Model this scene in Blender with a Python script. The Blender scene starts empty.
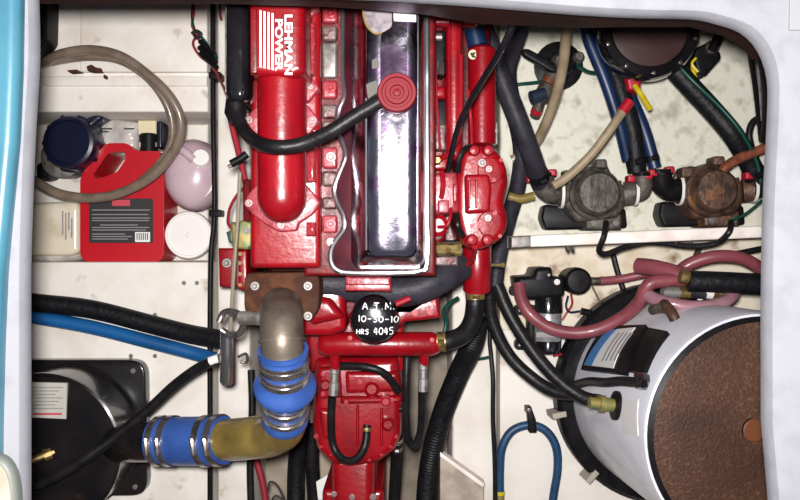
import bpy, bmesh, math, random
from mathutils import Vector, Matrix
random.seed(7)
SC = bpy.context.scene
COL = SC.collection
PI = math.pi

# ------------------------------------------------------------------ camera, world, flash, exposure
F = 855.0           # focal length in pixels of an 800 px wide frame
CZ = 2.0            # camera height above the bilge floor
cam = bpy.data.cameras.new('camera'); cam.sensor_width = 36; cam.lens = 36 * F / 800
camo = bpy.data.objects.new('camera', cam); COL.objects.link(camo)
camo.location = (0, 0, CZ); camo.rotation_euler = (0, 0, 0)
cam.clip_start = 0.02
SC.camera = camo
w = bpy.data.worlds.new('saloon'); SC.world = w; w.use_nodes = True
w.node_tree.nodes['Background'].inputs[0].default_value = (0.62, 0.68, 0.80, 1)
w.node_tree.nodes['Background'].inputs[1].default_value = 0.22
fl = bpy.data.lights.new('camera_flash', 'AREA'); fl.shape = 'DISK'; fl.size = 0.07; fl.energy = 41
fl.color = (1.0, 0.975, 0.965)
flo = bpy.data.objects.new('camera_flash', fl); COL.objects.link(flo)
flo.location = (-0.02, 0.045, 2.02)
SC.view_settings.view_transform = 'Standard'
SC.view_settings.look = 'None'
SC.view_settings.exposure = 0.0
SC.view_settings.gamma = 1.0
SC.view_settings.use_curve_mapping = False

# ------------------------------------------------------------------ helpers
def W(px, py, z):   # a point of the place, given where its sight line passes and its real height
    k = (CZ - z) / F
    return Vector(((px - 400) * k, (250 - py) * k, z))
def S(px, z): return px * (CZ - z) / F
def lin(c):
    c /= 255.0
    return c / 12.92 if c <= 0.04045 else ((c + 0.055) / 1.055) ** 2.4
def hx(h): return tuple(lin(int(h[i:i+2], 16)) for i in (0, 2, 4)) + (1,)

def mat(name, col, rough=0.5, metal=0.0, col2=None, scale=30, lo=0.45, hi=0.62, bump=0.0, bscale=200,
        coat=0.0, trans=0.0, rough2=None, col3=None, scale3=6, lo3=0.6, hi3=0.7, alpha=1.0, spec=0.5, detail=5):
    m = bpy.data.materials.new(name); m.use_nodes = True
    nt = m.node_tree; b = nt.nodes['Principled BSDF']
    b.inputs['Base Color'].default_value = hx(col)
    b.inputs['Roughness'].default_value = rough; b.inputs['Metallic'].default_value = metal
    b.inputs['Coat Weight'].default_value = coat; b.inputs['Coat Roughness'].default_value = 0.08
    b.inputs['Transmission Weight'].default_value = trans
    b.inputs['Specular IOR Level'].default_value = spec
    b.inputs['Alpha'].default_value = alpha
    tc = nt.nodes.new('ShaderNodeTexCoord')
    def ramp(sc, l, h):
        n = nt.nodes.new('ShaderNodeTexNoise'); n.inputs['Scale'].default_value = sc; n.inputs['Detail'].default_value = detail
        nt.links.new(tc.outputs['Object'], n.inputs['Vector'])
        r = nt.nodes.new('ShaderNodeMapRange'); r.inputs[1].default_value = l; r.inputs[2].default_value = h
        nt.links.new(n.outputs['Fac'], r.inputs[0]); return r.outputs[0]
    last = None
    if col2:
        f = ramp(scale, lo, hi)
        mx = nt.nodes.new('ShaderNodeMix'); mx.data_type = 'RGBA'
        mx.inputs[6].default_value = hx(col); mx.inputs[7].default_value = hx(col2)
        nt.links.new(f, mx.inputs[0]); last = mx.outputs[2]
        if rough2 is not None:
            mr = nt.nodes.new('ShaderNodeMix'); mr.inputs[2].default_value = rough; mr.inputs[3].default_value = rough2
            nt.links.new(f, mr.inputs[0]); nt.links.new(mr.outputs[0], b.inputs['Roughness'])
    if col3:
        f3 = ramp(scale3, lo3, hi3)
        mx3 = nt.nodes.new('ShaderNodeMix'); mx3.data_type = 'RGBA'
        nt.links.new(last, mx3.inputs[6]); mx3.inputs[7].default_value = hx(col3)
        nt.links.new(f3, mx3.inputs[0]); last = mx3.outputs[2]
    if last: nt.links.new(last, b.inputs['Base Color'])
    if bump:
        n = nt.nodes.new('ShaderNodeTexNoise'); n.inputs['Scale'].default_value = bscale; n.inputs['Detail'].default_value = 3
        nt.links.new(tc.outputs['Object'], n.inputs['Vector'])
        bp = nt.nodes.new('ShaderNodeBump'); bp.inputs['Strength'].default_value = bump; bp.inputs['Distance'].default_value = 0.004
        nt.links.new(n.outputs['Fac'], bp.inputs['Height']); nt.links.new(bp.outputs[0], b.inputs['Normal'])
    return m

M = {}
M['cream'] = mat('cream_paint', 'e4ded6', 0.6, col2='d4cabc', scale=9, lo=.45, hi=.7, col3='94805e', scale3=17, lo3=.66, hi3=.8, bump=.25, bscale=60)
M['creamdirty'] = mat('dirty_cream_paint', 'd9d6c6', 0.6, col2='a9a792', scale=34, lo=.52, hi=.72, col3='7d7354', scale3=9, lo3=.64, hi3=.8, bump=.4, bscale=70)
M['creamrust'] = mat('stained_cream_paint', 'ded3c0', 0.6, col2='c6b394', scale=16, lo=.5, hi=.7, col3='7a5a38', scale3=13, lo3=.57, hi3=.68, bump=.3, bscale=60)
M['greyside'] = mat('grey_cream_paint', 'c4bba9', 0.6, col2='9b917f', scale=12, bump=.2, bscale=60)
M['bilge'] = mat('bilge_paint', 'a89c8a', 0.6, col2='5c5044', scale=7, lo=.4, hi=.7)
M['shelf'] = mat('white_board', 'f0e6e0', 0.45, col2='ddcfc4', scale=20)
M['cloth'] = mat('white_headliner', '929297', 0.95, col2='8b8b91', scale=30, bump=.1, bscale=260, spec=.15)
M['paper'] = mat('paper', 'e9e7e4', 0.7)
M['vinyl'] = mat('blue_vinyl', '44788a', 0.35, col2='3a6c80', scale=8, bump=.25, bscale=12, coat=.3)
M['palegreen'] = mat('pale_plastic', '70756e', 0.5)
M['wood'] = mat('dark_wood', '260f0a', 0.6, spec=.2, col2='180906', scale=14, bump=.2, bscale=80)
M['ply'] = mat('grey_plywood', 'b0a091', 0.7, col2='95867a', scale=25, bump=.2, bscale=90)
M['red'] = mat('red_engine_paint', '8e0815', 0.3, col2='760611', scale=18, lo=.4, hi=.7, bump=.12, bscale=110, coat=.12)
M['redrough'] = mat('red_cast_paint', '94101e', 0.45, col2='a84450', scale=220, lo=.52, hi=.7, bump=.8, bscale=420, coat=.1)
M['redpale'] = mat('pale_red_paint', '9c3c46', 0.38, col2='861a26', scale=90, lo=.45, hi=.65, bump=.2, bscale=160, coat=.1)  # paler mottled red; on the head pads it paints flash glare
M['reddk'] = mat('deep_red_paint', '74080f', 0.38, col2='4a070c', scale=24, lo=.4, hi=.65, bump=.15, bscale=120, coat=.05)
M['redcap'] = mat('red_plastic_cap', '94101f', 0.34, coat=.1)
M['pad'] = mat('glare_pale_pad', '70605e', 0.45, .3, col2='562c2a', scale=70, bump=.3, bscale=180)  # pads are red paint; pale flash glare is put into this colour
M['chromes'] = mat('worn_chrome_reflections', 'aca6b4', 0.15, 1.0, col2='75607a', scale=26, lo=.45, hi=.62, rough2=.26, bump=.12, bscale=70, col3='6b4a30', scale3=5, lo3=.66, hi3=.72)  # purple mottling paints the room's reflection; brown blotches are rust
M['chrome'] = mat('bright_chrome', 'e0dcde', 0.17, .95)
M['steel'] = mat('stainless_steel', 'b8b0ac', 0.27, .9, col2='8a7f78', scale=60)
M['bolt'] = mat('zinc_bolt', 'a08c8c', 0.4, .5, col2='806a6a', scale=80)
M['redbolt'] = mat('painted_bolt', '9c2430', 0.36, .1, coat=.1)
M['brass'] = mat('brass', '988254', 0.42, .7, col2='6e5a35', scale=70)
M['olive'] = mat('corroded_brass', '8f7f45', 0.5, .3, col2='6d7a4e', scale=60)
M['copper'] = mat('copper_pipe', 'b06a50', 0.4, .5, col2='8a4a36', scale=40)
M['rust'] = mat('rusted_plate', '3e2217', 0.75, .1, spec=.2, col2='5a3722', scale=40, lo=.42, hi=.66, bump=.5, bscale=120, col3='3f2a22', scale3=16, lo3=.55, hi3=.7)
M['pipe'] = mat('heat_stained_pipe', '6f6458', 0.45, .5, col2='564a40', scale=18, bump=.15, bscale=90)
M['fibre'] = mat('resin_elbow', '84703a', 0.32, col2='6d5a2c', scale=14, coat=.3, bump=.3, bscale=30)
M['bluehose'] = mat('blue_silicone', '36589e', 0.4, col2='2d4c8c', scale=20, coat=.15)
M['bluepipe'] = mat('blue_pipe', '165a96', 0.4, col2='124e82', scale=12)
M['bluedk'] = mat('dark_blue_hose', '0f274a', 0.4, col2='0b1d3a', scale=30)
M['blk'] = mat('black_rubber', '141315', 0.42, spec=.25, col2='1e1c1d', scale=40, bump=.2, bscale=120)
M['blkcor'] = mat('ribbed_black_rubber', '141418', 0.5, spec=.25, col2='0d0d10', scale=60, bump=.5, bscale=90)
M['grhose'] = mat('grey_black_hose', '302e36', 0.5, spec=.25, col2='26242b', scale=30, bump=.25, bscale=160)
M['blkgl'] = mat('gloss_black', '121114', 0.16, col2='1b191d', scale=14, coat=.5, bump=.1, bscale=40)
M['blkrust'] = mat('black_enamel', '131215', 0.22, col2='221c1c', scale=12, coat=.4, bump=.15, bscale=30, col3='50261a', scale3=26, lo3=.68, hi3=.76)
M['blkpl'] = mat('black_plastic', '111012', 0.42, spec=.14, col2='1a181b', scale=50)
M['navy'] = mat('navy_plastic', '10132c', 0.3, coat=.3)
M['silver'] = mat('silver_motor', 'cfcfd4', 0.3, .7, col2='a8a8ae', scale=60)
M['grey'] = mat('grey_metal', '8f8b88', 0.45, .5, col2='6b6460', scale=60)
M['tan'] = mat('tan_hose', '9c8a70', 0.4, col2='86745c', scale=20, coat=.15)
M['clear'] = mat('clear_tan_hose', '7d6e60', 0.3, col2='6c5d50', scale=30, coat=.3)
M['pinkhose'] = mat('dusty_pink_hose', '84424a', 0.42, col2='73383f', scale=26, coat=.1)
M['palehose'] = mat('pale_pink_hose', 'a07680', 0.35, col2='93666f', scale=30, coat=.2)
M['bronze'] = mat('weathered_bronze', '5c564e', 0.55, .3, col2='3d3833', scale=40, bump=.5, bscale=120)
M['bronzered'] = mat('brown_bronze', '5d4234', 0.5, .3, col2='3a2b25', scale=40, bump=.5, bscale=120, col3='8a5c34', scale3=22, lo3=.6, hi3=.7)
M['oring'] = mat('white_ring', 'e2ddd8', 0.5)
M['rustface'] = mat('rusty_tank_end', '4e3122', 0.55, .1, col2='6a4a36', scale=150, lo=.5, hi=.7, bump=.35, bscale=260, col3='382015', scale3=5, lo3=.45, hi3=.65)
M['orangerust'] = mat('orange_cap', '663818', 0.6)
M['tankwhite'] = mat('white_enamel', 'dedee6', 0.35, col2='d0d0da', scale=10, coat=.2)
M['jugred'] = mat('red_jug_plastic', 'b80d1e', 0.35, coat=.2, bump=.1, bscale=40)
M['jugclear'] = mat('milky_jug_plastic', 'c9b0b8', 0.3, col2='b89ca8', scale=8, coat=.2)
M['white'] = mat('white_plastic', 'e9e4e0', 0.4)
M['wrap'] = mat('plastic_wrap', 'c9c3bd', 0.18, col2='a8a29e', scale=26, bump=.9, bscale=50, coat=.5)
M['carton'] = mat('cream_carton', 'd8cba8', 0.6)
M['cartonpale'] = mat('cream_wrapped_carton', 'ddd2bd', 0.22, col2='c6b89e', scale=14, coat=.5, bump=.4, bscale=30)
M['ink'] = mat('dark_ink', '222022', 0.6)
M['inkgrey'] = mat('grey_ink', '8c8888', 0.6)
M['inkred'] = mat('red_ink', 'c04050', 0.6)
M['inkblue'] = mat('blue_ink', '4f86c0', 0.5)
M['inkwhite'] = mat('white_paint_mark', 'f2f0ee', 0.5)
M['yellow'] = mat('yellow_wire', 'c9b21c', 0.4)
M['maroon'] = mat('maroon_painted_reflection', '4c1420', 0.25, .6, col2='35101a', scale=30)  # chrome flange with the red engine's reflection painted into its colour
M['bluearch'] = mat('slate_blue_hose', '1d4468', 0.45, col2='183a5a', scale=20)
M['steelblue'] = mat('grey_blue_metal', '2a3346', 0.45, .3)
M['clipgrey'] = mat('pale_clip', 'a89f90', 0.6)
M['sheet'] = mat('sheet_paper', '98999c', 0.8)
M['peel'] = mat('peeled_chrome', '6c6468', 0.5, .5, col2='4c4448', scale=60)
M['scrap'] = mat('tape_scrap', '5e5a54', 0.6, spec=.2)
M['cap'] = mat('red_filler_cap', '700a17', 0.5, spec=.2)
M['rod'] = mat('steel_rod', 'b5a894', 0.35, .5)
M['labelgrey'] = mat('aged_label', 'b9b5ad', 0.7)
M['green'] = mat('green_wire', '0a4034', 0.4)
M['redwire'] = mat('red_wire', 'a81428', 0.4)
M['redlead'] = mat('dull_red_lead', '8c2430', 0.4)
M['mauve'] = mat('mauve_lens', '432e2e', 0.3, col2='362424', scale=12, coat=.3)
M['blueflash'] = mat('blue_ink_mark', '2e6cc0', 0.4)

ORG = {}
def obj(name, bm, m, parent=None, label=None, cat=None, group=None, kind=None, sharp=35):
    me = bpy.data.meshes.new(name); bmesh.ops.recalc_face_normals(bm, faces=bm.faces[:]); bm.to_mesh(me); bm.free()
    for p in me.polygons: p.use_smooth = True
    me.set_sharp_from_angle(angle=math.radians(sharp))
    me.materials.append(M[m] if isinstance(m, str) else m)
    o = bpy.data.objects.new(name, me); COL.objects.link(o)
    if parent is None:
        xs = [v.co for v in me.vertices]
        org = Vector(((min(v.x for v in xs)+max(v.x for v in xs))/2, (min(v.y for v in xs)+max(v.y for v in xs))/2, min(v.z for v in xs)))
        me.transform(Matrix.Translation(-org)); o.location = org
    else:
        org = ORG[parent.name]; me.transform(Matrix.Translation(-org)); o.parent = parent
    ORG[o.name] = org
    if label: o['label'] = label
    if cat: o['category'] = cat
    if group: o['group'] = group
    if kind: o['kind'] = kind
    return o
def thing(name, loc, label, cat, group=None):
    o = bpy.data.objects.new(name, None); COL.objects.link(o); o.location = loc; o.empty_display_size = .05
    o['label'] = label; o['category'] = cat
    if group: o['group'] = group
    ORG[o.name] = Vector(loc); return o
def struct(name, bm, m, parent=None):
    return obj(name, bm, m, parent, kind='structure' if parent is None else None)

def new(): return bmesh.new()
def loft(bm, rings, cap0=True, cap1=True, closed=False):
    vs = [[bm.verts.new(p) for p in r] for r in rings]
    n = len(vs[0]); k = len(vs)
    for i in range(k if closed else k-1):
        a, b = vs[i], vs[(i+1) % k]
        for j in range(n):
            try: bm.faces.new((a[j], a[(j+1) % n], b[(j+1) % n], b[j]))
            except ValueError: pass
    if cap0 and not closed: bm.faces.new(vs[0][::-1])
    if cap1 and not closed: bm.faces.new(vs[-1])
    return bm
def inset(poly, d):
    n = len(poly); area = sum(poly[i][0]*poly[(i+1)%n][1]-poly[(i+1)%n][0]*poly[i][1] for i in range(n))
    s = 1 if area > 0 else -1
    out = []
    for i in range(n):
        p0, p1, p2 = Vector(poly[i-1]), Vector(poly[i]), Vector(poly[(i+1) % n])
        e1 = (p1-p0); e2 = (p2-p1)
        if e1.length < 1e-9 or e2.length < 1e-9: out.append(tuple(p1)); continue
        e1.normalize(); e2.normalize()
        n1 = Vector((-e1.y, e1.x))*s; n2 = Vector((-e2.y, e2.x))*s
        b = n1+n2
        if b.length < 1e-6: b = n1
        b.normalize(); c = max(.45, b.dot(n1))
        out.append(tuple(p1 + b*(d/c)))
    return out
class Outline(list): raw = None
def ins(poly, d):
    if getattr(poly, 'raw', None) is None: return inset(poly, d)
    return rnd(inset(poly.raw, d), max(poly.r-d, poly.r*.25), poly.n)
def rnd(poly, r, n=4):          # round the corners of an outline
    out = Outline(); k = len(poly); out.raw = list(poly); out.r = r; out.n = n
    for i in range(k):
        p0, p1, p2 = Vector(poly[i-1]), Vector(poly[i]), Vector(poly[(i+1) % k])
        a = (p0-p1); b = (p2-p1); ra = min(r, a.length*.48); rb = min(r, b.length*.48)
        A = p1+a.normalized()*ra; B = p1+b.normalized()*rb
        for t in range(n+1):
            t /= n; out.append(tuple(A*(1-t)**2 + p1*2*t*(1-t) + B*t*t))
    return out
def wpoly(pp, z):
    q = Outline(tuple(W(x, y, z).xy) for x, y in pp)
    if getattr(pp, 'raw', None) is not None: q.raw = [tuple(W(x, y, z).xy) for x, y in pp.raw]; q.r = S(pp.r, z); q.n = pp.n
    return q
def rect(x0, y0, x1, y1): return [(x0, y0), (x1, y0), (x1, y1), (x0, y1)]
def circ(cx, cy, r, n=28): return [(cx+r*math.cos(2*PI*i/n), cy+r*math.sin(2*PI*i/n)) for i in range(n)]
def pillow(bm, poly, z0, z1, bev, steps=3, wide=None):   # extruded outline with a rounded upper edge; poly in metres
    wide = bev if wide is None else wide
    rings = [[(x, y, z0) for x, y in poly]]
    for i in range(steps+1):
        a = (PI/2)*i/steps
        q = ins(poly, wide*(1-math.cos(a)))
        rings.append([(x, y, z1-bev+bev*math.sin(a)) for x, y in q])
    return loft(bm, rings)
def block(bm, pp, z0, z1, bev=.004, steps=3, wide=None, r=0, low=False):  # outline as seen at height z1 (or at its foot)
    if r: pp = rnd(pp, r)
    return pillow(bm, wpoly(pp, z0 if low else z1), z0, z1, bev, steps, wide)
def crom(pts, per=8):
    P = [Vector(p) for p in pts]
    if len(P) == 2: return [P[0].lerp(P[1], i/per) for i in range(per+1)]
    out = []
    E = [P[0]*2-P[1]] + P + [P[-1]*2-P[-2]]
    for i in range(1, len(E)-2):
        p0, p1, p2, p3 = E[i-1:i+3]
        for k in range(per):
            t = k/per
            out.append(.5*((2*p1)+(p2-p0)*t+(2*p0-5*p1+4*p2-p3)*t*t+(3*p1-p0-3*p2+p3)*t**3))
    out.append(P[-1]); return out
def frames(path):
    T = []
    n = len(path)
    for i in range(n):
        T.append((path[min(i+1, n-1)]-path[max(i-1, 0)]).normalized())
    u = T[0].orthogonal().normalized(); U = []
    for t in T:
        u = (u - t*u.dot(t)).normalized(); U.append(u.copy())
    return T, U
def sweep(bm, path, rad, seg=12, flat=1.0):
    T, U = frames(path); rings = []
    for i, p in enumerate(path):
        r = rad[i] if isinstance(rad, (list, tuple)) else rad
        v = T[i].cross(U[i])
        rings.append([p + U[i]*r*math.cos(2*PI*k/seg) + v*r*math.sin(2*PI*k/seg) for k in range(seg)])
    return loft(bm, rings)
def tube(bm, pts, rpx, seg=12, per=8):      # pts: (px, py, height)
    path = crom([W(*p) for p in pts], per)
    zm = sum(p[2] for p in pts)/len(pts)
    return sweep(bm, path, S(rpx, zm), seg)
def lathe(bm, c, prof, n=28, axis='Z', ang=0):    # prof: (radius, along)
    rot = {'Z': Matrix.Identity(3), 'X': Matrix.Rotation(PI/2, 3, 'Y'), 'Y': Matrix.Rotation(-PI/2, 3, 'X')}[axis] if isinstance(axis, str) else axis
    rings = [[Vector(c)+rot @ Vector((max(r, 1e-5)*math.cos(ang+2*PI*i/n), max(r, 1e-5)*math.sin(ang+2*PI*i/n), h)) for i in range(n)] for r, h in prof]
    return loft(bm, rings)
def dirmat(d):
    return Vector((0, 0, 1)).rotation_difference(Vector(d).normalized()).to_matrix()
def plate(bm, outer, holes, z0, z1, bev=.002, seg=2):   # flat outline with holes, px at z1
    es = []
    for lp in [outer]+holes:
        vs = [bm.verts.new(W(x, y, z1)) for x, y in lp]
        es += [bm.edges.new((vs[i], vs[(i+1) % len(vs)])) for i in range(len(vs))]
    g = bmesh.ops.triangle_fill(bm, use_beauty=True, use_dissolve=False, edges=es)
    fs = [f for f in g['geom'] if isinstance(f, bmesh.types.BMFace)]
    r = bmesh.ops.extrude_face_region(bm, geom=fs)
    nv = [v for v in r['geom'] if isinstance(v, bmesh.types.BMVert)]
    for v in nv: v.co.z = z0
    bmesh.ops.recalc_face_normals(bm, faces=bm.faces[:])
    if bev:
        ed = [e for e in bm.edges if len(e.link_faces) == 2 and e.calc_face_angle(0) > 1.2]
        bmesh.ops.bevel(bm, geom=ed, offset=bev, segments=seg, affect='EDGES', clamp_overlap=True)
    return bm
# shared bolt: a washer and a hexagonal head, unit radius
def bolt_mesh(mname):
    bm = new()
    lathe(bm, (0, 0, 0), [(1.0, -.2), (1.0, .18), (.9, .25)], 16)
    lathe(bm, (0, 0, 0), [(.66, .2), (.66, .8), (.52, .95)], 6)
    lathe(bm, (0, 0, 0), [(.4, .9), (.4, 1.02), (.3, 1.1)], 10)
    me = bpy.data.meshes.new('bolt'); bmesh.ops.recalc_face_normals(bm, faces=bm.faces[:]); bm.to_mesh(me); bm.free(); me.materials.append(M[mname]); return me
BM = {}
def bolt(px, py, z, rpx, parent, m='bolt', name='bolt'):
    if m not in BM: BM[m] = bolt_mesh(m)
    o = bpy.data.objects.new(name, BM[m]); COL.objects.link(o); o.parent = parent
    o.location = W(px, py, z)-ORG[parent.name]; s = S(rpx, z); o.scale = (s, s, s); o.rotation_euler.z = random.random()*PI
    return o
def band(path, t, width, r, parent, m='steel', name='hose_clamp', screw=True, seg=20):
    n = len(path)-1; i = max(1, min(n-1, int(t*n)))
    c = path[i]; d = (path[i+1]-path[i-1]).normalized(); R = dirmat(d)
    bm = new(); h = width/2
    rings = []
    for rr, hh in ((r, -h), (r*1.06, -h), (r*1.06, h), (r, h)):
        rings.append([c+R @ Vector((rr*math.cos(2*PI*k/seg), rr*math.sin(2*PI*k/seg), hh)) for k in range(seg)])
    loft(bm, rings, closed=True)
    if screw:
        up = Vector((0, 0, 1)); up = (up-d*up.dot(d))
        if up.length < .2: up = Vector((1, 0, 0))
        up.normalize(); sd = d.cross(up)
        q = c+up*r*1.08
        lathe(bm, q, [(h*.7, -r*.35), (h*.8, -r*.3), (h*.8, r*.3), (h*.6, r*.38)], 8, axis=dirmat(sd))
    return obj(name, bm, m, parent)
def hose(name, pts, rpx, m, label, cat='hose', clamps=(), cm='steel', group=None, per=8, seg=14, cw=None, parent=None, ribs=0):
    path = crom([W(*p) for p in pts], per)
    r = S(rpx, sum(p[2] for p in pts)/len(pts)); bm = new()
    if ribs:
        path = crom(path, 3); sweep(bm, path, [r*(1+ribs*(i % 2)) for i in range(len(path))], seg)
    else: sweep(bm, path, r, seg)
    o = obj(name, bm, m, parent, label, cat, group)
    for t in clamps: band(path, t, cw or r*.9, r, o, cm)
    return o
def text_mesh(s, box, z, th, parent, m, rot=0, shear=0, off=.0, name='lettering'):
    cu = bpy.data.curves.new('t', 'FONT'); cu.body = s; cu.shear = shear; cu.offset = off; cu.extrude = .001
    o = bpy.data.objects.new('t', cu); COL.objects.link(o)
    me = bpy.data.meshes.new_from_object(o.evaluated_get(bpy.context.evaluated_depsgraph_get()))
    bpy.data.objects.remove(o); bpy.data.curves.remove(cu)
    bm = new(); bm.from_mesh(me); bpy.data.meshes.remove(me)
    x0 = min(v.co.x for v in bm.verts); x1 = max(v.co.x for v in bm.verts); y0 = min(v.co.y for v in bm.verts); y1 = max(v.co.y for v in bm.verts)
    bx0, by0, bx1, by1 = box
    for v in bm.verts:
        a = (v.co.x-x0)/(x1-x0); b = (v.co.y-y0)/(y1-y0); zz = z + (th if v.co.z > 0 else 0)
        if rot: px, py = bx0+(bx1-bx0)*b, by0+(by1-by0)*a      # reads downward, tops to the right
        else: px, py = bx0+(bx1-bx0)*a, by1+(by0-by1)*b
        v.co = W(px, py, z); v.co.z = zz
    return obj(name, bm, m, parent)
def bar(bm, x0, y0, x1, y1, z, th=.0008):
    return block(bm, rect(x0, y0, x1, y1), z-.001, z+th, .0002, 1)

# ------------------------------------------------------------------ the setting
bm = new(); pillow(bm, [(-1.3, -1.0), (1.3, -1.0), (1.3, 1.0), (-1.3, 1.0)], -.06, 0, .002); struct('floor', bm, 'bilge')
for nm, p in (('wall_left', [(-1.36, -1.0), (-1.3, -1.0), (-1.3, 1.0), (-1.36, 1.0)]), ('wall_right', [(1.3, -1.0), (1.36, -1.0), (1.36, 1.0), (1.3, 1.0)]),
              ('wall_front', [(-1.36, 1.0), (1.36, 1.0), (1.36, 1.06), (-1.36, 1.06)]), ('wall_back', [(-1.36, -1.06), (1.36, -1.06), (1.36, -1.0), (-1.36, -1.0)])):
    bm = new(); pillow(bm, p, -.06, .95, .001); struct(nm, bm, 'cream')
ZL = .22; ZR = .15
def xw(px, z): return W(px, 250, z).x
def yw(py, z): return W(400, py, z).y
def boxm(bm, x0, x1, y0, y1, z0, z1, bev=.006):
    return pillow(bm, [(x0, y0), (x1, y0), (x1, y1), (x0, y1)], z0, z1, bev)
# port side: platform, locker recess, lower platform, engine bed
bm = new(); boxm(bm, -1.3, xw(208, ZL), yw(112, ZL), 1.0, 0, ZL); pf = struct('platform_forward', bm, 'cream')
bm = new(); block(bm, [(80, -60), (207, -60), (207, 72), (80, 72)], ZL-.005, ZL+.012, .004); obj('panel', bm, 'cream', pf)
bm = new(); block(bm, [(-20, 76), (207, 76), (207, 86), (-20, 86)], ZL-.005, ZL+.006, .003); obj('ledge', bm, 'cream', pf)
bm = new(); boxm(bm, -1.3, xw(208, .05), yw(262, ZL), yw(112, ZL), 0, .05); struct('locker_recess', bm, 'cream')
bm = new(); boxm(bm, -1.3, xw(208, ZL), -1.0, yw(262, ZL), 0, ZL, .004); pl = struct('platform_aft', bm, 'cream')
bm = new(); boxm(bm, xw(217, ZL), xw(250, ZL), -1.0, 1.0, 0, ZL, .008); struct('engine_bed_port', bm, 'cream')
for i, (x, y) in enumerate(((131, 356), (155, 356), (184, 283), (197, 283), (155, 315))): bolt(x, y, ZL, 2.2, pl, 'grey', 'screw')
# starboard
bm = new(); boxm(bm, xw(452, .2), xw(497, .2), -1.0, 1.0, 0, .2, .008); struct('engine_bed_starboard', bm, 'cream')
bm = new(); boxm(bm, xw(500, ZR), 1.3, yw(240, ZR), 1.0, 0, ZR); struct('side_deck_forward', bm, 'creamdirty')
bm = new(); boxm(bm, xw(500, ZR), 1.3, yw(330, ZR), yw(240, ZR), 0, ZR, .002); struct('side_deck_middle', bm, 'creamrust')
bm = new(); boxm(bm, xw(500, ZR), 1.3, -1.0, yw(330, ZR), 0, ZR, .002); struct('side_deck_aft', bm, 'cream')

# the hatch: padded white surround, wooden carlin under its forward edge
hole = [(40, -3), (150, -3), (340, 0), (420, 4), (480, 8), (580, 16), (640, 19), (690, 20), (715, 25), (740, 34), (757, 52), (766, 80), (766, 120), (762, 200), (760, 300), (760, 420), (760, 620),
        (600, 640), (400, 640), (200, 640), (33, 620), (32, 520), (32, 440), (32, 360), (32, 270), (34, 200), (37, 130), (41, 60)]
ZD = 1.0
hp = wpoly(hole, .97)
hp = [tuple(p.xy) for p in crom([Vector((x, y, 0)) for x, y in hp]+[Vector((hp[0][0], hp[0][1], 0))], 3)][:-1]
def outer(p):
    k = min(1.36/abs(p[0]) if p[0] else 9, 1.06/abs(p[1]) if p[1] else 9); return (p[0]*k, p[1]*k)
out = [outer(p) for p in hp]
R = [[(x, y, .95) for x, y in out], [(x, y, .955) for x, y in inset(hp, -.016)], [(x, y, .962) for x, y in inset(hp, -.004)], [(x, y, .972) for x, y in hp],
     [(x, y, .988) for x, y in inset(hp, -.001)],
     [(x, y, .996) for x, y in inset(hp, -.004)], [(x, y, 1.0) for x, y in inset(hp, -.010)], [(x, y, 1.0) for x, y in out]]
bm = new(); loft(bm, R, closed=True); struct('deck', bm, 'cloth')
lo_ = [(20, 4), (220, 4), (330, 7), (420, 14), (480, 24), (530, 26), (580, 28), (640, 27), (690, 27), (722, 36), (744, 48), (752, 60)]
hi_ = [(x+ (8 if x > 700 else 0), y-70) for x, y in lo_][::-1]
bm = new(); pillow(bm, wpoly(lo_+hi_, .88), .88, .945, .004); struct('trim_1', bm, 'wood')

# ------------------------------------------------------------------ the engine
E = thing('marine_diesel_engine', W(370, 250, 0.0), 'large bright red marine diesel engine with chrome rocker cover filling the middle', 'engine')
bm = new(); block(bm, [(268, -60), (440, -60), (440, 300), (412, 318), (330, 318), (268, 318)], .03, .50, .01); obj('engine_block', bm, 'reddk', E)
bm = new(); block(bm, [(430, -60), (491, -60), (491, 246), (462, 262), (430, 262)], .1, .42, .01); obj('side_casing', bm, 'reddk', E)
bm = new(); block(bm, [(306, 300), (404, 300), (404, 372), (306, 372)], .08, .42, .01); obj('flywheel_housing', bm, 'red', E)
for x in (300, 400):
    bm = new(); block(bm, rect(x-12, 100, x+12, 180), 0, .1, .004); obj('engine_foot', bm, 'blkpl', E)
bm = new(); block(bm, [(304, -60), (436, -60), (436, 276), (304, 276)], .48, .655, .006); head = obj('cylinder_head', bm, 'reddk', E)
# exhaust manifold
bm = new()
block(bm, [(252, -60), (320, -60), (320, 268), (250, 268), (250, 235)], .46, .69, .008, r=5)
man = obj('exhaust_manifold', bm, 'red', E)
bm = new(); RT = .0352; ye = W(281, 222, .76).y
sweep(bm, [Vector((W(281.5, 200, .76).x, y_, .757)) for y_ in [W(281, 60, .76).y]+[ye+RT*(1-math.sin(a*PI/16)) for a in range(0, 9)]], [RT]+[max(.001, RT*math.cos(a*PI/16)) for a in range(0, 9)], 32); obj('manifold_tube', bm, 'red', man)
bm = new(); block(bm, [(248, -60), (293, -60), (304, -50), (305, 72), (293, 77), (249, 74)], .66, .80, .012, 4, r=4); obj('manifold_cover', bm, 'red', man)
bm = new(); block(bm, rect(250, 8, 257, 73), .795, .803, .002); obj('name_plate', bm, 'reddk', man)
bm = new(); block(bm, [(257, 184), (306, 184), (313, 192), (320, 203), (313, 214), (298, 224), (297, 231), (279, 232), (266, 225), (250, 212), (243, 204), (247, 195)], .68, .705, .003, r=3); obj('manifold_flange', bm, 'redpale', man)
for pp in ([(243, 121), (258, 103), (262, 120), (258, 139)], [(320, 120), (306, 103), (302, 120), (306, 139)], [(320, 6), (306, -8), (302, 6), (306, 24)], [(320, 88), (306, 72), (302, 88), (306, 104)]):
    bm = new(); block(bm, pp, .68, .705, .003, r=4); obj('bolt_lug', bm, 'redpale', man)
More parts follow.
